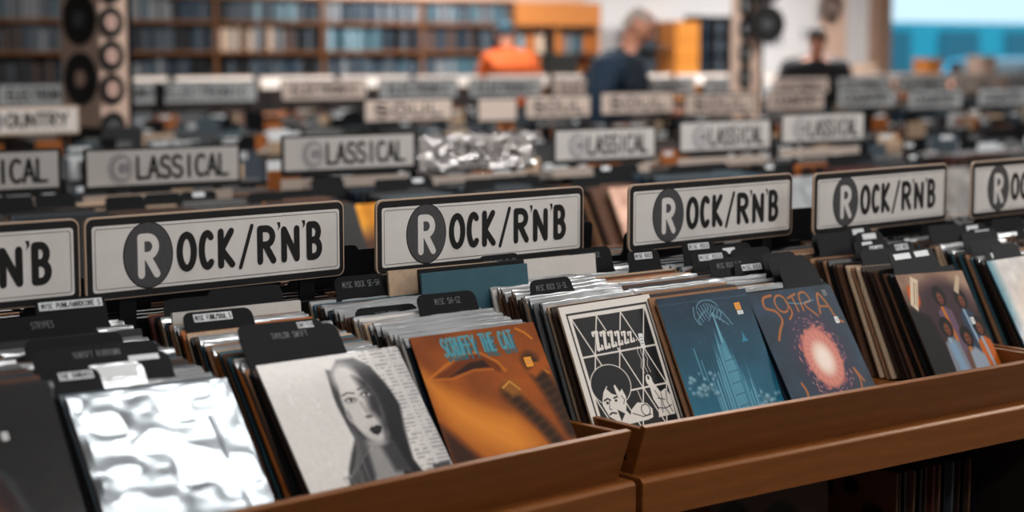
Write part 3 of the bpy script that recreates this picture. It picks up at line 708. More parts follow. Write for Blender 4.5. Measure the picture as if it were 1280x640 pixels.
# ------------------------------------------------------------------ divider cards
def divider(xc, y, ztop, txt=None, label_w=None, tabw=.16, lean=.30, w=.03, lab='', dx=0, tabh=.05, shift=0, clear=False, cx=None, rear=False):
    """black plastic divider: full-width body with a raised tab; origin at tab top centre"""
    W = .30
    if y < 1 and not rear:
        c_0 = min(COLS, key=lambda c: abs(c[0] + .155 - (cx or xc))); best = 9
        xc = min(max(xc, c_0[0] + .012 + tabw / 2), c_0[0] + .300 - tabw / 2) if tabw < .26 else xc
        for k_ in range(15, 10 * c_0[3]):
            f_ = k_ / 10 / c_0[3]; th_ = c_0[2] + (c_0[4] - c_0[2]) * f_; yy = c_0[1] + c_0[5] * k_ / 10 + (ztop - .757) * math.tan(th_)
            if abs(yy - y) < best: best = abs(yy - y); lean = th_; y_ = yy; f__ = f_
        y = y_ if y_ > y else y
        w = c_0[6] * (1 - f__) + c_0[7] * f__; bx_ = c_0[0] + c_0[8] * f__ + .006 - xc - math.sin(w) * math.sin(lean) * .30
        W = .302; shift = bx_ + .151
    H = (ztop - .757) / math.cos(abs(lean))
    if y < 1: tabh = max(.03, H - .308)
    t = empty('divider_card', (xc, y, ztop)); t.matrix_world = rmat(xc, y, ztop, w, lean)
    m_ = MB()
    r = .018; P = []
    body_l, body_r = -W / 2 + shift, W / 2 + shift
    body_l = min(body_l, -tabw / 2 - .008); body_r = max(body_r, tabw / 2 + .008) if body_r > 0 else tabw / 2 + .008
    P = [(body_l, -H), (body_r, -H), (body_r, -tabh)]
    P += [(tabw / 2 + .006, -tabh), (tabw / 2, -tabh + .012)] + [(tabw / 2 - r + r * math.cos(math.radians(a)), -r + r * math.sin(math.radians(a))) for a in (0, 30, 60, 90)]
    P += [(-tabw / 2 + r + r * math.cos(math.radians(a)), -r + r * math.sin(math.radians(a))) for a in (90, 120, 150, 180)] + [(-tabw / 2, -tabh + .012), (-tabw / 2 - .006, -tabh), (body_l, -tabh)]
    m_.plate(P, 0, .0018); c = m_.build('card', BLACK if not clear else FILM, t)
    if label_w:
        lw, lh, lx = label_w if isinstance(label_w, tuple) else (label_w, .017, 0)
        m_ = MB(); m_.plate(rrect(lx - lw / 2, lx + lw / 2, -.006 - lh, -.006, .001, 2), -.0006, 0); lb = m_.build('paper_label', LABELW, t)
        if txt:
            m_ = MB(); text(m_, txt, lx - lw * .46, lx + lw * .46, -.006 - lh * .8, -.006 - lh * .2, .0016, -.0011); m_.build('lettering', INK, lb)
    elif txt:
        m_ = MB(); cw = min(tabw * .8, len(txt) * .0066); text(m_, txt, -cw / 2, cw / 2, -.026, -.013, .0012, -.0006); m_.build('lettering', TABINK, t)
    tag(t, lab, 'divider', 'black tabbed dividers among the records')
    return t
divider(2.185, .475, 1.105, 'MISC ROCK SE-SH', tabw=.14, lab='black divider tab overlapping the lower right corner of the first full rock sign', tabh=.06)
divider(2.47, .47, 1.125, 'MISC ROCK SH-SP', tabw=.13, lean=.1, shift=.0, lab='black divider tab overlapping the lower left corner of the second full rock sign')
divider(2.28, .262, 1.082, 'MISC SH-SZ', tabw=.155, lab='black divider tab standing behind the burnt orange cover')
divider(2.595, .305, 1.083, 'MISC ROCK SI-SL', tabw=.135, lab='black divider tab standing behind the triangle lattice cover')
divider(2.86, .50, 1.118, 'MISC ROCK', tabw=.14, lean=.05, lab='black divider tab at the lower right corner of the second full rock sign')
divider(1.70, .395, 1.072, 'MISC FUNK/SOUL S', label_w=(.088, .017, -.012), tabw=.16, lab='black divider with a white label, low in front of the first full rock sign', tabh=.05)
divider(1.50, .485, 1.112, 'MISC PUNK/HARDCORE S', label_w=(.135, .017, 0), tabw=.15, lean=.1, lab='black divider with a long white label between the first two rock signs')
divider(1.80, .08, 1.062, 'TAYLOR SWIFT', tabw=.22, lab='wide black divider directly behind the white portrait cover', lean=.5)
divider(1.80, .125, 1.072, 'SWITCH', label_w=(.035, .014, .055), tabw=.19, lab='black divider with a tiny label, one behind the widest black divider', lean=.45)
divider(1.335, .075, 1.027, 'THE SUNDAYS', label_w=(.065, .017, 0), tabw=.09, lab='small black divider with a white label left of the glaring clear divider', lean=.5, cx=1.46)
divider(1.44, .062, 1.030, None, label_w=(.082, .026, 0), tabw=.11, lab='clear divider with a glaring blank white label above the silvery wrapped cover', lean=.62, clear=True, cx=1.46)
divider(1.42, .25, 1.052, 'SUNSET RUBDOWN', tabw=.25, lab='wide black divider in the stack behind the silvery wrapped cover', lean=.45)
divider(1.46, .19, 1.040, None, label_w=(.06, .012, .05), tabw=.20, lab='black divider with a thin white label behind the silvery wrapped cover', lean=.45)
divider(1.36, .46, 1.085, 'STRYPES', tabw=.22, lab='black divider tab under the left cropped rock sign', lean=.3)
divider(1.10, .15, 1.03, None, tabw=.2, lab='black divider tab behind the dark cover at the far left', lean=.4)
divider(1.12, .35, 1.06, None, tabw=.2, lab='black divider tab low at the left edge under the cropped rock sign', lean=.35)
divider(1.44, .34, 1.058, None, tabw=.2, lab='plain black divider between two lettered ones in the silvery cover stack', lean=.42)
divider(1.95, .49, 1.10, None, tabw=.18, lean=.1, lab='black tab below the middle of the largest full rock sign')
divider(1.72, .48, 1.09, None, tabw=.16, lean=.1, lab='black tab below the left half of the largest full rock sign')
divider(2.66, .50, 1.10, None, tabw=.14, lean=.1, lab='black tab below the middle of the second full rock sign')
divider(2.05, .30, 1.06, 'MISC ROCK', tabw=.16, lab='black tab between the white portrait and burnt orange covers, far back')
for k in range(18):
    divider(1.62 + k * .205, .66 + (k * 7 % 5) * .035, 1.125 + (k * 5 % 4) * .007, ['MISC', None, 'TOP', None][k % 4] if False else None, tabw=.185, lean=-.12, w=0, rear=True,
            lab='black divider tab in the rear half of the front rack, %s from the left' % ORD[k])
# the thick crop of dividers in front of the third, fourth and fifth signs; (x, y, z, label width, tab width)
crop = [(3.22, .47, 1.115, .075, .12, 'MISC ROCK'), (3.02, .46, 1.105, .06, .11, 'MISC ROCK'), (3.12, .40, 1.095, .085, .14, 'MISC ROCK'), (3.30, .44, 1.10, .045, .12, None),
        (3.17, .34, 1.085, 0, .15, 'MISC ROCK S-SL'), (3.42, .47, 1.10, 0, .14, None), (3.50, .40, 1.095, 0, .15, None), (3.58, .45, 1.10, 0, .14, None), (3.36, .27, 1.085, 0, .15, None),
        (3.47, .31, 1.09, 0, .13, None), (3.96, .50, 1.11, .05, .12, None), (3.93, .46, 1.10, .06, .12, None), (3.80, .41, 1.085, .045, .12, None), (3.78, .36, 1.08, .06, .13, 'MISC ROCK'),
        (3.91, .345, 1.08, .06, .12, 'MISC ROCK'), (4.24, .50, 1.095, .10, .15, 'MISC ROCK'), (4.38, .46, 1.095, .055, .13, None), (4.35, .42, 1.085, .068, .14, 'MISC ROCK'), (3.68, .20, 1.078, .075, .12, None),
        (3.79, .215, 1.078, .065, .12, None), (4.05, .22, 1.045, .06, .12, None), (3.27, .33, 1.07, .072, .13, 'MISC ROCK'), (3.70, .24, 1.03, .035, .11, None), (4.12, .44, 1.10, 0, .15, None), (3.70, .47, 1.105, 0, .16, None),
        (4.10, .30, 1.07, 0, .15, None), (4.22, .36, 1.085, 0, .16, None), (4.52, .40, 1.08, .06, .14, None), (4.60, .30, 1.07, 0, .16, None), (3.60, .30, 1.075, 0, .15, None), (3.33, .20, 1.07, 0, .14, None),
        (4.50, .48, 1.10, 0, .16, None), (4.20, .24, 1.06, 0, .13, None)]
where = lambda x: 'the third full rock sign' if x < 3.6 else ('the fourth full rock sign' if x < 4.2 else 'the right cropped rock sign')
cnt = {}
for (x, y, z, lw, tw, tx) in sorted(crop):
    wh_ = where(x); k = cnt.get(wh_, 0); cnt[wh_] = k + 1
    near = ['low', 'high'][y > .4]
    divider(x, y, z, None if (not lw and tx is None) else (tx if tx else None), label_w=(lw, .016, 0) if lw else None, tabw=tw, lean=.28, w=.06,
            lab='%s black tab, %s from the left below %s' % ('white labelled' if lw else 'unlabelled', ORD[k], wh_), tabh=.045)

# ------------------------------------------------------------------ rock signs
def rock_sign(x, y, ztop, rz, lab):
    W, H = .658, .172
    t = empty('genre_sign', (x, y, ztop - H), rz)
    m_ = MB(); m_.plate(rrect(0, W, 0, H, .018), .0, .006); m_.build('board', SIGNTAN, t)
    m_ = MB(); m_.plate(rrect(.004, W - .003, .002, H - .004, .016), -.0008, .0); m_.build('black_border', SIGNBLACK, t)
    m_ = MB(); m_.plate(rrect(.016, W - .014, .016, H - .019, .007), -.0014, -.0008); m_.build('white_panel', SIGNWHITE, t)
    m_ = MB(); P = rrect(.0225, W - .0205, .0225, H - .0255, .006); stroke_mesh(m_, P + [P[0]], .0012, -.0017); m_.build('inset_line', INK, t)
    cx, cz = .2225 * W, .50 * H
    m_ = MB(); m_.plate(ellip(cx, cz, .060, .0705), -.00175, -.0014, 0)
    m_.plate([(p[0], p[1]) for p in ellip(cx, cz, .0575, .068)], -.0021, -.0018, 1)
    d = m_.build('letter_disc', [INK, DISC], t)
    m_ = MB()
    L_ = lambda ch, u0, u1, z0, z1, th, y_=-.0020: letter(m_, ch, W * u0 + th / 2, W * u1 - th / 2, H * (1 - z1) + th / 2, H * (1 - z0) - th / 2, th, y_)
    L_('R', .180, .268, .235, .785, .0165, -.0024); m_.build('disc_letter', SIGNWHITE, d)
    m_ = MB(); th = .0155
    L_('O', .326, .403, .25, .752, th); L_('C', .408, .473, .25, .752, th); L_('K', .479, .551, .245, .755, th)
    L_('/', .563, .624, .24, .765, .0095)
    L_('R', .634, .717, .25, .755, th); L_('N', .731, .813, .28, .755, th); L_('B', .836, .906, .245, .755, th)
    for u in (.722, .824):
        m_.add([(W * u - .003, -.0020, H * .775), (W * u + .006, -.0020, H * .775), (W * u + .0065, -.0020, H * .72), (W * u - .0015, -.0020, H * .66), (W * u + .001, -.0020, H * .72)], [(0, 4, 3, 2, 1)])
    m_.build('lettering', INK, t)
    for xx in (.08, W - .12): m_ = MB(); m_.box(xx, xx + .04, .006, .012, -.34, .10); m_.build('stake', BLACK, t)
    return tag(t, lab, 'sign', 'rock genre signs along the front rack')
rock_sign(1.538 - .658 * math.cos(.05), .515 - .658 * math.sin(.05), 1.268, .05, 'cropped rock sign at the left edge, only its last letters in view')
rock_sign(1.547, .51, 1.267, .083, 'largest full rock sign, second from the left, above the white portrait cover')
rock_sign(2.254, .51, 1.267, .075, 'rock sign above the burnt orange and triangle lattice covers')
rock_sign(3.018, .51, 1.267, .089, 'rock sign above the teal castle cover and a crop of black tabs')
rock_sign(3.696, .51, 1.267, .103, 'smallest full rock sign, above the five singers cover')
rock_sign(4.412, .535, 1.27, .09, 'cropped rock sign at the right edge of the view')

# ------------------------------------------------------------------ lower shelf records of the front rack
for k in range(13):
    ci = [3, 4, 2, 4, 3, 9, 2, 4, 11, 3, 4, 2, 4][k]
    M = Matrix.Translation((3.60 + k * .026, .10, .208)) @ Matrix.Rotation(math.radians(90), 4, 'Z') @ Matrix.Rotation(math.radians(rnd.uniform(-1.5, 1.5)), 4, 'Y')
    tag(record(ci, M, '', 'records on the dark lower shelf'), '%s record sleeve spine out on the dark lower shelf, %s from the left' % (JN[ci], ORD[k]), 'record')
fa = Art(120, 120, c_('5d3a26'))
for (x, y, q) in ((.2, .25, .1), (.5, .2, .09), (.75, .4, .12), (.3, .6, .15), (.65, .75, .1), (.1, .85, .1), (.9, .85, .08)): fa.ell(x, y, q, q * .8, c_('1d1714'), soft=.04)
M = Matrix.Translation((3.585, .41, .208)) @ Matrix.Rotation(math.radians(-90), 4, 'Z')
o = front('blotchy brown record cover facing left on the dark lower shelf', M, fa, PR_MATTE, jm=2)
fb = Art(120, 120, c_('3a2a22'))
for (x, y, q) in ((.2, .25, .12), (.6, .3, .15), (.45, .7, .15), (.85, .7, .1)): fb.ell(x, y, q, q, c_('15120f'), soft=.05)
M = rmat(3.10, .28, .208, -.5, .10)
o = front('dim brown record cover leaning on the lower shelf, left of the blotchy one', M, fb, PR_MATTE, jm=3)

# ------------------------------------------------------------------ second rack row (classical)
Y1 = 2.52
for i, xx in enumerate((1.6, 3.09, 4.58, 6.07, 7.56, 9.05)):
    rack('wooden record rack unit in the second row, %s from the left' % ORD[i], xx, Y1, 1.478, 0, simple=True)
def classical_sign(x, w, ztop, rz, lab, crinkled=False):
    H = .136; y = 3.1
    t = empty('genre_sign', (x, y, ztop - H), rz)
    m_ = MB(); m_.plate(rrect(-.012, w + .012, -.012, H + .010, .008), 0, .006); m_.build('board', SIGNBLACK, t)
    m_ = MB(); m_.plate(rrect(0, w, .010, H, .003), -.001, 0); m_.build('white_panel', CSIGN, t)
    cx = w * .21; cz = H * .52
    m_ = MB(); m_.plate(ellip(cx, cz, .050, .056), -.0016, -.001, 0); m_.plate(ellip(cx, cz, .044, .050), -.0020, -.0016, 1); m_.plate(ellip(cx, cz, .040, .046), -.0024, -.002, 0)
    d = m_.build('letter_disc', [DISCL, CSIGN], t)
    m_ = MB(); letter(m_, 'C', cx - .020, cx + .026, cz - .028, cz + .028, .013, -.0028); m_.build('disc_letter', CSIGN, d)
    m_ = MB(); text(m_, 'LASSICAL', w * .315, w * .93, H * .24, H * .80, .013, -.0022, gap=.22); m_.build('lettering', INK, t)
    m_ = MB(); m_.plate([(-.02, -.062), (w * .95, -.062), (w * .95, -.022), (-.02, -.022)], -.006, -.003); m_.build('lower_card', mat('lower_card', 'b9aa9f', .6, noise=.2), t)
    for xx in (.08, w - .1): m_ = MB(); m_.box(xx, xx + .03, .006, .012, -.34, .08); m_.build('stake', BLACK, t)
    if crinkled:
        ca = Art(90, 30, c_('ffffff')); r_ = ca.noise(1, 3, 41, sx=3) * .024 + np.abs(ca.noise(1, 5, 42, sx=3)) * .014
        xs = ca.U * (w + .03) - .015; 
        me = bpy.data.meshes.new('clear_wrap')
        co = [(float(xs[j, i]), float(-.004 - abs(r_[j, i])), float((1 - ca.V[j, i]) * (H + .02) - .008 + r_[j, i] * .6)) for j in range(30) for i in range(90)]
        fs = [(j * 90 + i, j * 90 + i + 90, j * 90 + i + 91, j * 90 + i + 1) for j in range(29) for i in range(89)]
        me.from_pydata(co, [], fs); me.update(); me.shade_smooth()
        gl = mat('glossy_clear_wrap', 'ffffff', .10, alpha=.42, spec=1.0, bump=.5, bscale=14, metal=.85)
        link('clear_wrap', me, gl, t)
    return tag(t, lab, 'sign', 'classical genre signs on the second row')
classical_sign(2.03, .60, 1.25, 0, 'cropped classical sign at the left edge, above the left cropped rock sign')
classical_sign(2.739, .612, 1.243, .01, 'classical sign above the largest rock sign')
classical_sign(3.549, .600, 1.266, .0, 'classical sign left of the crinkled glaring one')
classical_sign(4.180, .575, 1.250, .0, 'classical sign under crinkled clear wrap throwing bright glare', True)
classical_sign(4.890, .568, 1.255, .0, 'classical sign right of the crinkled glaring one')
classical_sign(5.620, .572, 1.270, .0, 'classical sign second from the right of its row')
classical_sign(6.280, .570, 1.290, .0, 'classical sign furthest right in its row')

# covers seen between the rock signs
def flat_cover(x, y, col, lab, jm, th=.5, w=0, z=.757, sub=None):
    a = Art(60, 60, c_(col)); a.c += (a.noise(1, 4, int(x * 10)) * .2)[..., None]
    if sub: a.poly([(0, .45), (1, .35), (1, 1), (0, 1)], c_(sub), soft=.25)
    return front(lab, rmat(x, y, z, w, th), a, PR_MATTE, jm=jm)
flat_cover(3.46, 2.62, 'e39a22', 'bright orange yellow record cover seen between the first two full rock signs', 10, sub='4a2a18')
flat_cover(4.92, 2.64, 'cfa591', 'pale pink record cover seen between the second and third full rock signs', 0)
flat_cover(5.90, 2.62, '8f9396', 'pale grey record cover seen between the third and fourth full rock signs', 7)
flat_cover(6.95, 2.62, '7d7a78', 'dull grey record cover seen between the last two rock signs', 7)
flat_cover(2.35, 2.64, '3a3634', 'dark record cover seen above the left cropped rock sign', 3)
for k in range(9):
    ci = [2, 3, 1, 2, 3, 10, 2, 4, 3][k]
    tag(record(ci, rmat(4.86 - k * .012, 2.68 + k * .021, .757, .1, .48), '', 'leaning records in the second row'), '%s record sleeve, %s of those leaning behind the pale pink cover' % (JN[ci], ORD[k]), 'record')

# ------------------------------------------------------------------ all remaining packed records of the far rows: uncountable mass
pk = MB(); rr = random.Random(77)
def pack(x0, x1, yf, n, sp, pal, zb=.757):
    x = x0
    while x < x1:
        th = rr.uniform(.3, .5); p = rr.choice(pal); nn = n + rr.randint(-3, 2)
        for k in range(nn):
            ci = rr.choice(p); M = rmat(x + rr.uniform(-.006, .006), yf + .03 + k * sp, zb + rr.uniform(-.004, .008), rr.uniform(-.02, .04), th * (1 - .4 * k / nn))
            pk.obox(M, .31, .006, .31, ci)
        x += .325 if rr.random() < .9 else .45
pals = [[4, 3, 11, 2, 5], [4, 4, 5, 11], [4, 2, 3, 3, 0], [4, 11, 5, 4, 6], [4, 2, 3, 9, 4, 10], [4, 4, 7, 3, 4]]
pack(1.7, 3.4, 2.58, 20, .021, pals); pack(3.80, 4.55, 2.58, 20, .021, pals); pack(5.25, 5.8, 2.58, 20, .021, pals); pack(6.25, 6.8, 2.58, 20, .021, pals); pack(7.3, 10.3, 2.58, 18, .021, pals)
for (yr, xa, xb, pl) in ((5.12, 3.0, 15.5, pals), (7.72, 4.6, 20, pals), (10.3, 6, 22, pals)):
    pack(xa, xb, yr + .05, 15, .028, pl)
for (yr, xa, xb) in ((.57, 1.2, 5.6), (3.22, 1.7, 10.3), (5.85, 3.0, 15.5), (8.45, 4.6, 20)):    # rear halves lean the other way
    x = xa
    while x < xb:
        for k in range(10):
            pk.obox(Matrix.Translation((x, yr + .04 + k * .045, .757)) @ Matrix.Rotation(-.25, 4, 'X').inverted(), .31, .006, .30, rr.choice([4, 3, 2, 4, 4, 5, 7, 4, 3, 1]))
        x += .33
o = pk.build('packed_records', JM); tag(o, 'dense mass of packed records filling the blurred racks behind the classical signs', 'records', kind='stuff')

tb = MB(); r3 = random.Random(99)
for (yr, xa, xb, n_, zz) in ((3.25, 1.8, 10.3, 130, 1.08), (5.2, 3.0, 15.5, 330, 1.08), (5.9, 3.0, 15.5, 160, 1.07), (7.8, 4.6, 20, 300, 1.10), (8.6, 4.6, 20, 120, 1.08)):
    for k in range(n_):
        x = r3.uniform(xa, xb); y = yr + r3.uniform(.1, .55); z = zz + r3.uniform(-.03, .07); w_ = r3.uniform(.08, .2); c = r3.choice([0, 0, 0, 0, 1, 2, 3, 4, 5])
        tb.box(x, x + w_, y, y + .003, z - .12, z, c)
        if r3.random() < .3: tb.box(x + .02, x + w_ * .7, y - .003, y, z - .03, z - .008, 1)
o = tb.build('packed_dividers', [BLACK, LABELW, JM[7], JM[11], JM[0], JM[10]]); tag(o, 'blurred scatter of divider tabs and odd cards over the far racks', 'dividers', kind='stuff')
# dividers of the second row
for i in range(26):
    x = 2.2 + i * .19; y = 2.85 + (i * 37 % 11) * .022
    divider(x, y, 1.075 + (i * 13 % 7) * .006, None, label_w=(.05, .016, 0) if i % 5 == 0 else None, tabw=.15, lean=.3,
            lab='%s divider tab in the second row, %s from the left' % ('labelled black' if i % 5 == 0 else 'black', ORD[i]))

# ------------------------------------------------------------------ far rows
for row, (yr, xa, nn) in enumerate(((5.12, 2.8, 8), (7.72, 4.4, 10), (10.3, 5.8, 10))):
    for i in range(nn):
        rack('blurred wooden rack unit in the %s row, %s from the left' % (ORD[row + 2], ORD[i]), xa + i * 1.49, yr, 1.478, 0, simple=True)
FARSIGN = [mat('far_sign_pink', 'e4d2c6', .5), mat('far_sign_grey', 'b9bdbf', .5), mat('far_sign_white', 'ece4de', .5)]
def far_sign(x, y, ztop, w, h, txt, lab, mi, disc=False, grp='blurred genre signs of the far rows'):
    t = empty('genre_sign', (x, y, ztop - h))
    m_ = MB(); m_.plate(rrect(-.012, w + .012, -.012, h + .012, .008), 0, .006); m_.build('board', SIGNBLACK if mi != 2 else SIGNTAN, t)
    m_ = MB(); m_.plate(rrect(0, w, 0, h, .003), -.002, 0); m_.build('white_panel', FARSIGN[mi], t)
    x0 = w * .1
    if disc:
        m_ = MB(); m_.plate(ellip(w * .2, h * .5, .05, h * .42), -.004, -.002); m_.build('letter_disc', DISCL, t); x0 = w * .32
    if txt:
        m_ = MB(); text(m_, txt, x0, w * .9, h * .25, h * .78, .014, -.005); m_.build('lettering', INK, t)
    for xx in (.05, w - .08): m_ = MB(); m_.box(xx, xx + .03, .006, .012, -.35, 0); m_.build('stake', BLACK, t)
    return tag(t, lab, 'sign', grp)
far_sign(3.33, 5.7, 1.31, .55, .12, 'OUNTRY', 'country sign at the left edge beside the pillar of black discs', 2, True)
far_sign(5.62, 5.7, 1.312, .60, .115, 'SOUL', 'small pink toned sign with short lettering in the third row', 0)
n = 0
for i, (x, w) in enumerate(((6.42, .28), (6.78, .50), (7.38, .60), (8.10, .62), (8.85, .55), (9.55, .60), (10.3, .60), (11.1, .60), (11.9, .6), (12.8, .6), (13.7, .6))):
    far_sign(x, 5.7, 1.305 + .01 * (i % 3) - .004 * max(0, i - 4), w, .125, (None if i == 0 else 'SOUL' if i < 4 else 'COUNTRY'), 'blurred pale sign in the third row, %s to the right of the lettered pink one' % ORD[i], 0 if i < 5 else 1)
far_sign(5.62, 8.3, 1.37, .78, .13, 'ELECTRONIC', 'long grey blurred sign with many letters right of the pillar of black discs', 1)
for i in range(15):
    far_sign(6.62 + i * .83, 8.3, 1.372 - .005 * i, .70, .13, 'ELECTRONIC', 'blurred grey sign in the fourth row, %s right of the long lettered one' % ORD[i], 1 if i % 3 else 0)
for i in range(3):
    far_sign(3.9 + i * .62, 8.3, 1.37, .55, .13, 'ELECTRONIC', 'blurred bluish sign at the left of the fourth row, %s from the left' % ORD[i], 1)
for i in range(19):
    far_sign(6.3 + i * .82, 10.9, 1.362 - .004 * i, .74, .09, None, 'blurred white sign strip in the furthest row, %s from the left' % ORD[i], 2)

# ------------------------------------------------------------------ wall media shelves (left back)
def wall_shelf(x0, x1, label, zs=(1.25, 1.57, 1.87, 2.12), y=13.15, ups=6, name='media_shelf', m=None):
    t = empty(name, (x0, y, 0)); L = x1 - x0; m = m or WOOD_SHELF
    for z in zs:
        m_ = MB(); m_.box(0, L, -.10, .32, z - .02, z + .01); m_.build('shelf_board', m, t)
    for i in range(ups + 1):
        xx = L * i / ups; m_ = MB(); m_.box(xx - .02, xx + .02, -.10, .32, 0.0, zs[-1]); m_.build('upright', m, t)
    m_ = MB(); m_.box(0, L, .30, .32, 0, zs[-1]); m_.build('back_board', mat('shelf_back', '3a2a24', .8), t)
    m_ = MB(); m_.box(0, L, -.10, .3, 0.02, 1.2); m_.build('base_cabinet', DARKWOOD, t)
    return tag(t, label, 'shelf')
wall_shelf(6.2, 12.4, 'long orange wooden wall shelf packed with cases on the far left wall', ups=5)
CM = [('dark blue', mat('case_blue', '2b3b49', .4)), ('teal grey', mat('case_teal', '44606c', .4)), ('black', mat('case_black', '1b1d21', .4)), ('grey', mat('case_grey', '7b7f84', .4)), ('brown', mat('case_brown', '4d3a32', .5)), ('pale blue', mat('case_pale', '7f99a4', .4)), ('orange', mat('case_orange', 'b96a30', .5)), ('slate', mat('case_slate', '48525b', .4)), ('cream', mat('case_cream', 'cdb5a0', .5))]
CMESH = []
for nm_, m_ in CM:
    mb_ = MB(); mb_.box(0, .052, 0, .14, 0, .235); mb_.box(.008, .044, -.001, 0, .04, .2)
    me = mb_.mesh('case'); me.materials.append(m_); CMESH.append(me)
rc = random.Random(5); row_names = ['lowest', 'middle', 'top']
for ri, z in enumerate((1.26, 1.58, 1.88)):
    x = 6.26; run = 0; pal = [0, 1, 2, 7]
    for k in range(100):
        if run == 0: run = rc.randint(4, 12); pal = rc.choice([[0, 1, 7], [1, 3, 7], [2, 0, 7], [3, 7, 1], [4, 2, 0], [2, 7, 2], [8, 3, 4], [0, 7, 2], [1, 7, 0], [1, 5, 7], [0, 7, 3]])
        run -= 1; ci = rc.choice(pal)
        if rc.random() < .04: x += .03
        o = bpy.data.objects.new('disc_case', CMESH[ci]); COL.objects.link(o); o.location = (x, 13.08 + rc.uniform(-.02, .02), z); o.scale = (1, 1, rc.uniform(.85, 1.02) if ri < 2 else rc.uniform(.75, .95))
        tag(o, '%s case spine out on the %s shelf of the far left wall' % (CM[ci][0], row_names[ri]), 'case', '%s cases on the %s wall shelf' % (CM[ci][0], row_names[ri]))
        x += .0605

# orange bookcase behind the two customers
t = empty('bookcase', (12.43, 13.1, 0))
m_ = MB(); m_.box(0, 1.26, -.02, .3, 1.86, 2.12); m_.build('top_panel', WOOD_FAR, t)
m_ = MB(); m_.box(0, 1.26, .28, .3, 0, 1.86); m_.build('back_board', WOOD_FAR, t)
for xx in (0, .62, 1.22): m_ = MB(); m_.box(xx, xx + .04, 0, .3, 0, 1.86); m_.build('upright', WOOD_FAR, t)
for z in (1.27, 1.52, 1.80): m_ = MB(); m_.box(0, 1.26, 0, .3, z, z + .03); m_.build('shelf_board', mat('dark_board', '3b2a22', .6), t)
m_ = MB(); m_.box(0.04, 1.22, .0, .3, 0.02, 1.26); m_.build('cabinet', WOOD_FAR, t)
tag(t, 'orange wooden bookcase with a tall top panel behind the customer in orange', 'shelf')
for i in range(14):
    z = 1.55 if i < 8 else 1.30; x = 12.50 + (i % 8) * .14; ci = [5, 6, 8, 2, 6, 3, 1, 6, 6, 5, 6, 4, 2, 6][i]
    o = bpy.data.objects.new('disc_case', CMESH[ci]); COL.objects.link(o); o.location = (x, 13.12, z); o.scale = (1.9, 1, .85)
    tag(o, '%s box standing in the orange bookcase, %s counted from its left' % (CM[ci][0], ORD[i]), 'box', 'boxes in the orange bookcase')
# orange slotted cabinet and dark shelf right of the man
t = empty('drawer_cabinet', (14.87, 13.1, 0)); m_ = MB(); m_.box(0, .40, 0, .4, 0, 1.93); m_.build('body', WOOD_FAR, t)
for z in (1.27, 1.49, 1.71): m_ = MB(); m_.box(.015, .385, -.02, 0, z, z + .20); m_.build('drawer', mat('drawer_orange', 'e0913c', .5), t)
tag(t, 'orange drawer cabinet against the white wall right of the man in navy', 'cabinet')
t = empty('display_shelf', (15.30, 13.1, 0))
m_ = MB(); m_.box(0, .6, .28, .3, 0, 2.0); m_.box(0, .02, 0, .3, 0, 2.0); m_.box(.58, .6, 0, .3, 0, 2.0); m_.build('frame', BLACK, t)
for z in (1.3, 1.54, 1.78, 1.98): m_ = MB(); m_.box(0, .6, 0, .3, z - .02, z); m_.build('shelf_board', BLACK, t)
tag(t, 'black display shelf beside the orange drawer cabinet', 'shelf')
for i in range(12):
    ci = [0, 2, 7, 2][i % 4]; o = bpy.data.objects.new('disc_case', CMESH[ci]); COL.objects.link(o); o.location = (15.34 + (i % 4) * .135, 13.14, (1.3, 1.54, 1.78)[i // 4]); o.scale = (2.0, 1, .8)
    tag(o, '%s case on the black display shelf, %s from its lower left' % (CM[ci][0], ORD[i]), 'case', 'cases on the black display shelf')
t = empty('display_shelf', (14.35, 13.1, 0))
m_ = MB(); m_.box(0, .42, .2, .3, 0, 1.95); m_.box(0, .42, 0, .2, 1.25, 1.28); m_.box(0, .42, 0, .2, 1.6, 1.63); m_.build('frame', mat('slate_shelf', '39454e', .5), t)
tag(t, 'slate blue display shelf just right of the man in navy', 'shelf')

# wall marks: small dark sign, lettering, ring wreath
t = empty('wall_sign', (13.84, 13.58, 1.86)); m_ = MB(); m_.plate(rrect(0, .13, 0, .26, .03), -.02, 0); m_.build('panel', mat('slate_sign', '3f4a54', .5), t)
m_ = MB(); m_.plate(ellip(.065, .19, .03, .035), -.024, -.02); m_.plate(ellip(.065, .08, .035, .04), -.024, -.02); m_.build('pale_spot', FARSIGN[1], t)
tag(t, 'small dark upright sign on the white wall above the man in navy', 'sign')
mb_ = MB()
text(mb_, 'SH', 0, .26, .12, .34, .05, -.01)
tag(mb_.build('wall_lettering', mat('slate_ink', '66707a', .6), loc=(16.93, 13.59, 1.55)), 'dark blurred lettering on the white wall left of the person in black', 'lettering')
mb_ = MB(); text(mb_, 'IS', .62, .85, .18, .30, .03, -.01)
tag(mb_.build('wall_lettering', mat('slate_ink', '66707a', .6), loc=(16.93, 13.59, 1.55)), 'dark blurred lettering on the white wall right of the person in black', 'lettering')
t = empty('wreath', (17.95, 13.4, 2.16)); 
me = bpy.data.meshes.new('ring'); bm = bmesh.new(); 
R_, r2 = .13, .05
vsr = [[bm.verts.new(((R_ + r2 * math.cos(b * math.pi / 4)) * math.cos(a * math.pi / 12), r2 * math.sin(b * math.pi / 4), (R_ * 1.15 + r2 * math.cos(b * math.pi / 4)) * math.sin(a * math.pi / 12))) for b in range(8)] for a in range(24)]
for a in range(24):
    for b in range(8): bm.faces.new((vsr[a][b], vsr[(a + 1) % 24][b], vsr[(a + 1) % 24][(b + 1) % 8], vsr[a][(b + 1) % 8]))
bm.to_mesh(me); bm.free(); link('ring', me, mat('dark_ring', '4c4440', .6), t)
tag(t, 'dark round wreath hanging high on the white wall', 'wreath')

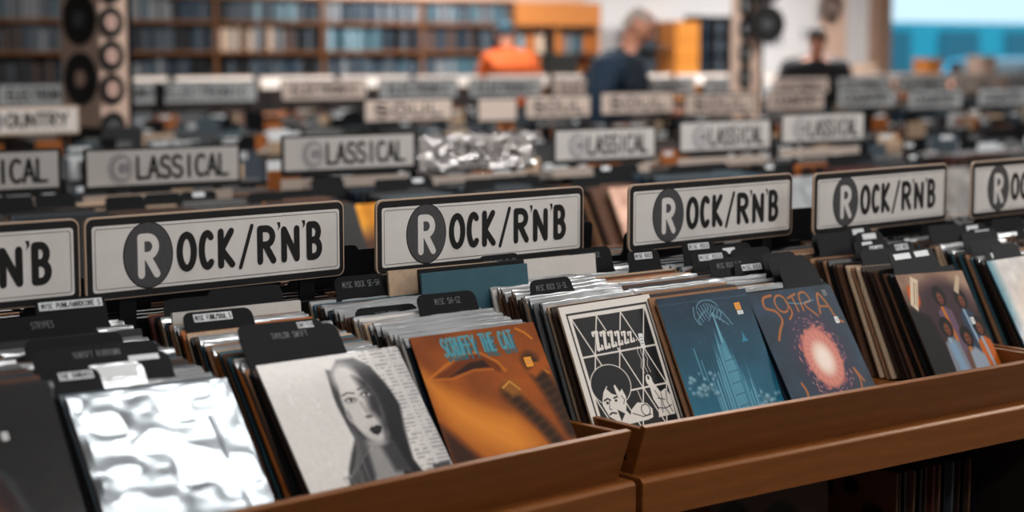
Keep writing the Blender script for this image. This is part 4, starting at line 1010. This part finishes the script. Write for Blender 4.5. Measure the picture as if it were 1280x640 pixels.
# ------------------------------------------------------------------ pillars with vinyl discs
VINYL = mat('vinyl', '131415', .3, spec=.6)
def disc_obj(name, r, lr, M, label, lm, grp):
    t = bpy.data.objects.new(name, None); COL.objects.link(t); t.matrix_world = M
    m_ = MB(); m_.plate(ellip(0, 0, r, r, 48), -.006, 0); 
    for q in (.55, .7, .85): 
        P = ellip(0, 0, r * q, r * q, 48); stroke_mesh(m_, P + [P[0]], .0012, -.0064, 0, cap=False)
    m_.build('disc', VINYL, t)
    m_ = MB(); m_.plate(ellip(0, 0, lr, lr, 32), -.0075, -.0066); m_.build('centre_label', lm, t)
    m_ = MB(); m_.plate(ellip(0, 0, .004 if lr < .06 and r > .1 else .012, .004 if lr < .06 and r > .1 else .012, 16), -.008, -.0076); m_.build('spindle_hole', VINYL, t)
    tag(t, label, 'vinyl disc', grp)
rzp = math.radians(13.6)
def pillar(x, y, wf, wl, lab, base=True, xoff=0):
    t = empty('pillar', (x, y, 0), rzp)
    m_ = MB(); m_.box(0, wf, 0, wl, 0, CEIL); m_.build('shaft', mat('pillar_beige', 'cfb3a2', .7, noise=.08), t)
    m_ = MB(); m_.box(wf - .012, wf + .012, -.012, wl, 0, CEIL); m_.build('dark_edge', BLACK, t)
    if base: m_ = MB(); m_.box(-.03, wf + .05, -.04, wl + .03, 0, 1.16); m_.build('base_block', mat('pillar_base', '26282a', .5), t)
    tag(t, lab, 'pillar'); return t
R13 = Matrix.Rotation(rzp, 4, 'Z')
LBL = mat('disc_label_pink', 'caa79b', .6); LBG = mat('disc_label_grey', '55575a', .6)
P1 = Vector((4.47, 6.68, 0))
pillar(*P1[:2], .215, .35, 'beige pillar at the left covered with black vinyl discs')
for k, z in enumerate((1.16, 1.375, 1.565, 1.755, 1.945)):
    M = Matrix.Translation(P1) @ R13 @ Matrix.Translation((.075, -.008, z)); disc_obj('vinyl_single', .089, .044, M, 'small vinyl disc on the left pillar, %s from the bottom' % ORD[k], LBG if k == 0 else LBL, 'small discs on the left pillar')
for k, z in enumerate((1.435, 1.775)):
    M = Matrix.Translation(P1) @ R13 @ Matrix.Translation((-.008, .165, z)) @ Matrix.Rotation(math.radians(-90), 4, 'Z'); disc_obj('vinyl_record', .15, .048, M, 'large vinyl disc on the left pillar, %s of the two' % ('lower' if k == 0 else 'upper'), LBL if k == 0 else LBG, 'large discs on the left pillar')
P2 = Vector((10.36, 7.44, 0))
pillar(*P2[:2], .27, .12, 'beige pillar in the middle distance hung with black discs', base=False)
for k, z in enumerate((1.375, 1.565, 1.76, 1.95)):
    M = Matrix.Translation(P2) @ R13 @ Matrix.Translation((-.03, -.03, z)) @ Matrix.Rotation(0, 4, 'Z'); disc_obj('vinyl_single', .10, .028, M, 'small vinyl disc on the middle pillar, %s from the bottom' % ORD[k], FARSIGN[1], 'small discs on the middle pillar')
for k, (dx, z) in enumerate(((.19, 1.80), (.16, 2.10))):
    M = Matrix.Translation(P2) @ R13 @ Matrix.Translation((dx, -.10, z)) @ Matrix.Rotation(math.radians(-38), 4, 'Z'); disc_obj('vinyl_record', .15, .045, M, 'large vinyl disc on the middle pillar, %s of the two' % ('lower' if k == 0 else 'upper'), LBG, 'large discs on the middle pillar')

# ------------------------------------------------------------------ counter by the window
t = empty('counter', (18.6, 12.6, 0)); m_ = MB(); m_.box(0, 5.2, 0, .6, 1.18, 1.23); m_.build('worktop', mat('counter_dark', '33231d', .5), t); m_ = MB(); m_.box(.05, 5.15, .05, .55, 0, 1.18); m_.build('base', WOOD_FAR, t)
tag(t, 'dark topped counter below the shop window', 'counter')
def boxy(name, x, y, z, sx, sy, sz, m, lab, cat):
    t = empty(name, (x, y, z)); m_ = MB(); m_.box(0, sx, 0, sy, 0, sz); m_.build('body', m, t, bevel=.01); m_ = MB(); m_.box(-.01, sx + .01, -.01, sy + .01, sz, sz + .03); m_.build('lid', m, t, bevel=.008)
    return tag(t, lab, cat)
boxy('storage_box', 19.05, 12.7, 1.23, .30, .25, .21, mat('box_orange', 'c87c3c', .6), 'orange box on the window counter', 'box')
boxy('storage_box', 20.12, 12.65, 1.23, .32, .25, .24, mat('box_pink', 'd6b5a2', .6), 'pale pink box at the right on the window counter', 'box')
boxy('storage_box', 17.75, 12.7, 1.20, .30, .25, .17, mat('box_tan', 'c9ac96', .6), 'tan box left of the window counter', 'box')
boxy('plinth_table', 17.7, 12.6, 0, .5, .4, 1.16, mat('box_tan', 'c9ac96', .6), 'low plinth table carrying the tan box', 'table')
boxy('shopping_bag', 12.1, 12.0, 1.0, .36, .22, .52, mat('bag_dark', '1d1e1c', .7), 'dark bag on a stand behind the customer in orange', 'bag')
boxy('bag_stand', 12.05, 11.97, 0, .46, .28, .96, mat('bag_stand', '3b2a22', .7), 'dark stand under the bag behind the customer in orange', 'stand')

# ------------------------------------------------------------------ outside the window
t = empty('building', (17, 27, -.05)); m_ = MB(); m_.box(0, 34, 0, 4, 0, 2.3); m_.build('wall', mat('outside_teal', '1795b0', .7, noise=.3, nscale=.6), t)
for i in range(12): m_ = MB(); m_.box(1 + i * 2.7, 2.6 + i * 2.7, -.05, 0, 1.0, 2.1); m_.build('window', mat('outside_window', '8fe0ee' if i % 2 else '0d5a70', .5), t)
m_ = MB(); m_.box(9.5, 14, -.1, 0, 1.65, 2.25); m_.build('fascia', mat('outside_fascia', '0e4a60', .6), t)
tag(t, 'teal building across the street seen through the shop window', 'building')
def car(x, y, rz, lab, m):
    t = empty('car', (x, y, -.05), rz)
    P = [(0, .25), (.1, .75), (.9, .95), (1.5, 1.42), (3.0, 1.45), (3.8, .98), (4.3, .85), (4.4, .3)]
    m_ = MB(); m_.plate([(p[0], p[1]) for p in P][::-1], 0, 1.7); m_.build('body', m, t, bevel=.04)
    m_ = MB(); m_.plate([(1.15, .98), (2.15, .98), (2.15, 1.36), (1.55, 1.36)], -.01, 0); m_.plate([(2.25, .98), (3.5, .98), (2.95, 1.37), (2.25, 1.37)], -.01, 0); m_.build('side_window', mat('car_glass', '1b2a33', .1), t)
    for xx in (.85, 3.5):
        for yy in (-.02, 1.52):
            m_ = MB(); m_.plate(ellip(xx, .32, .32, .32, 24), yy, yy + .2); wh_ = m_.build('wheel', mat('tyre', '151515', .8), t)
            m_ = MB(); m_.plate(ellip(xx, .32, .19, .19, 16), yy - .01, yy); m_.build('hubcap', FARSIGN[1], wh_)
    return tag(t, lab, 'car')
car(26.0, 17.2, 0, 'dark grey car parked outside the shop window', mat('car_grey', '545e66', .35))
car(30.5, 21.0, 0, 'bright blue car further out beyond the shop window', mat('car_blue', '1793b8', .35))

# ------------------------------------------------------------------ people
def skin_body(name, verts, edges, radii, m, parent, root=0, sub=2):
    me = bpy.data.meshes.new(name); me.from_pydata(verts, edges, []); me.update()
    o = link(name, me, None, parent); 
    sk = o.modifiers.new('skin', 'SKIN'); sk.use_smooth_shade = True
    for i, r in enumerate(radii):
        d = me.skin_vertices[0].data[i]; d.radius = (r, r) if not isinstance(r, tuple) else r; d.use_root = (i == root)
    s = o.modifiers.new('sub', 'SUBSURF'); s.levels = sub; s.render_levels = sub
    me.materials.append(m); return o
def ellipsoid(name, c, r, m, parent, cut=None, rot=(0, 0, 0), seg=24):
    bm = bmesh.new(); bmesh.ops.create_uvsphere(bm, u_segments=seg, v_segments=seg // 2 + 2, radius=1)
    if cut: 
        dl = [v for v in bm.verts if cut(v.co)]; bmesh.ops.delete(bm, geom=dl, context='VERTS')
    for v in bm.verts: v.co = Vector((v.co.x * r[0], v.co.y * r[1], v.co.z * r[2]))
    me = bpy.data.meshes.new(name); bm.to_mesh(me); bm.free(); me.shade_smooth()
    return link(name, me, m, parent, c, rot)
HUNCH = [0.0]
def bend(p, a):
    x, y, z = p
    if z <= 1.0 or a == 0: return p
    f = min(1, (z - 1.0) / .45); aa = a * f; dz, dy = z - 1.0, y
    return (x, dy * math.cos(aa) - dz * math.sin(aa), 1.0 + dz * math.cos(aa) + dy * math.sin(aa) * -0.0)
def person(loc, rz, S, skin, jacket, trousers, hair, label, tilt=.35, armL='down', armR='reach', hair_cut=None, hair_scale=1.0, cap=False, hunch=0.0, wide=1.0):
    """local frame: figure faces -y; S = overall scale relative to 1.80 m"""
    t = empty('person', loc, rz); t.scale = (S, S, S)
    hx, hz = 0, 0
    lean = .10
    V = [(0, 0, .98), (0, -.01, 1.12), (0, -.03, 1.28), (0, -.05, 1.42), (0, -.075, 1.50), (0, -.10, 1.56), (0, -.12, 1.64), (0, -.13, 1.72)]
    Rr = [(.155, .12), (.14, .11), (.165, .12), (.15, .10), (.06, .06), (.062, .065), (.078, .095), (.068, .085)]
    E_ = [(i, i + 1) for i in range(7)]
    def add(chain, rad, root):
        k = len(V); prev = root
        for p, r in zip(chain, rad): V.append(p); Rr.append(r); E_.append((prev, len(V) - 1)); prev = len(V) - 1
        return prev
    for s in (-1, 1):
        add([(s * .10, 0, .90), (s * .11, -.02, .50), (s * .115, .02, .10), (s * .12, -.12, .04)], [.095, .062, .045, .04], 0)
    hands = []
    for s, mode in ((-1, armL), (1, armR)):
        if mode == 'down': ch = [(s * .19, -.04, 1.41), (s * .25, -.02, 1.14), (s * .25, -.12, .90), (s * .25, -.15, .83)]
        else: ch = [(s * .19, -.05, 1.41), (s * .24, -.14, 1.16), (s * .16, -.38, 1.10), (s * .15, -.46, 1.10)]
        e = add(ch, [.062, .046, .03, (.036, .018)], 3); hands.append((s, mode, ch[-1], ch[-2], e))
    for s, mode, p, q, e in hands:
        d = (Vector(p) - Vector(q)).normalized()
        side = Vector((1, 0, 0)) if mode != 'down' else Vector((0, 1, 0))
        for f in range(4):
            o_ = side * ((f - 1.5) * .019); L1 = [.034, .04, .038, .03][f]
            b = Vector(p) + o_ + d * .02; m1 = b + d * L1 + Vector((0, 0, -.008)); m2 = m1 + d * L1 * .7 + Vector((0, 0, -.016)) * (1 if mode != 'down' else 0) - Vector((s * .01, 0, 0)) * (1 if mode == 'down' else 0)
            add([tuple(b), tuple(m1), tuple(m2)], [.010, .009, .008], e)
        th0 = Vector(p) - d * .02 - side * .03 * (1 if mode == 'down' else -s * -1); add([tuple(th0), tuple(th0 + d * .035 - side * .012)], [.011, .009], e)
    V = [bend((p[0] * wide, p[1], p[2]), hunch) for p in V]
    body = skin_body('body', V, E_, Rr, skin, t)
    # head details follow the head at (0,-.13,1.68)
    hd = empty('head', bend((0, -.125, 1.665), hunch)); hd.parent = t; hd.rotation_euler = (tilt + hunch * .5, 0, 0)
    def hdp(name, c, r, m, **k): return ellipsoid(name, c, r, m, hd, **k)
    hdp('face', (0, -.018, 0), (.076, .095, .115), skin); hdp('nose', (0, -.115, -.012), (.015, .022, .024), skin)
    for s in (-1, 1):
        hdp('ear', (s * .077, 0, -.005), (.014, .024, .034), skin)
        hdp('eye', (s * .031, -.099, .018), (.013, .008, .008), mat('eye_dark', '1a1512', .3))
    hdp('mouth', (0, -.103, -.055), (.024, .007, .007), mat('lip', '8a4a40', .5))
    hdp('hair', (0, .004, .012), (.084 * hair_scale, .104 * hair_scale, .118 * hair_scale), hair, cut=hair_cut or (lambda c: c.y < -.35 and c.z < .55 or c.z < -.45))
    if cap: hdp('cap', (0, -.005, .035), (.092, .115, .10), hair, cut=lambda c: c.z < 0); hdp('cap_brim', (0, -.12, .04), (.07, .07, .008), hair)
    # clothes: jacket over torso and arms
    JV = [(0, 0, .88), (0, -.005, 1.0), (0, -.01, 1.14), (0, -.03, 1.29), (0, -.05, 1.41), (0, -.068, 1.49), (0, -.078, 1.515)]
    JR = [(.205, .155), (.20, .15), (.195, .145), (.20, .15), (.175, .125), (.10, .095), (.078, .08)]
    JE = [(i, i + 1) for i in range(6)]
    for s, mode in ((-1, armL), (1, armR)):
        k = len(JV)
        if mode == 'down': ch = [(s * .19, -.045, 1.40), (s * .25, -.02, 1.14), (s * .25, -.115, .915)]
        else: ch = [(s * .19, -.05, 1.40), (s * .24, -.14, 1.16), (s * .17, -.35, 1.105)]
        JV += ch; JR += [.085, .068, .05]; JE += [(4, k), (k, k + 1), (k + 1, k + 2)]
    JV = [bend((p[0] * wide, p[1], p[2]), hunch) for p in JV]; JR = [(r if isinstance(r, tuple) else (r, r)) for r in JR]; JR = [(r[0] * wide, r[1]) for r in JR]
    skin_body('jacket', JV, JE, JR, jacket, t, root=2)
    TV = [(0, 0, .96), (-.10, 0, .88), (-.11, -.02, .50), (-.115, .01, .10), (.10, 0, .88), (.11, -.02, .50), (.115, .01, .10)]
    skin_body('trousers', TV, [(0, 1), (1, 2), (2, 3), (0, 4), (4, 5), (5, 6)], [(.16, .13), .11, .082, .07, .11, .082, .07], trousers, t)
    for s in (-1, 1): ellipsoid('shoe', (s * .118, -.07, .045), (.05, .135, .05), mat('shoe_dark', '1c1a19', .5), t)
    return tag(t, label, 'person')
SK = mat('skin_tone', 'b98069', .5, noise=.08); DEN = mat('denim', '24303c', .8)
person((8.20, 6.62, 0), math.radians(34), 1.06, SK, mat('navy_coat', '14283a', .8, noise=.2), DEN, mat('grey_hair', '9a8f88', .8), 'grey-haired man in a navy coat bowing his head over the racks', tilt=.5, hunch=.14, wide=1.42,
       hair_cut=lambda c: c.y < .15 and c.z < .3 or c.z < -.5 or (c.z > .8))
person((11.36, 11.75, 0), math.radians(160), 1.06, SK, mat('orange_jumper', 'b44e16', .8, noise=.15), DEN, mat('teal_cap', '1b3a48', .7), 'person in an orange jumper and dark teal cap browsing by the far shelves', tilt=.2, cap=True, armL='down', armR='reach', hunch=.15, wide=1.15)
person((13.24, 9.35, 0), math.radians(-40), 1.02, SK, mat('black_jacket', '15161a', .7, noise=.2), DEN, mat('dark_hair', '1b1614', .7), 'dark-haired person in a black jacket looking down by the white wall', tilt=.5, armL='reach', armR='reach', hair_scale=1.05, hunch=.2, wide=1.4,
       hair_cut=lambda c: c.y < -.2 and c.z < .15 or c.z < -.5)
person((18.30, 11.6, 0), math.radians(150), .80, SK, mat('brown_shirt', '3a2520', .8), DEN, mat('dark_hair', '1b1614', .7), 'small dark figure in front of the window counter', tilt=.3, hair_scale=1.1)
print('records', COUNT[0])
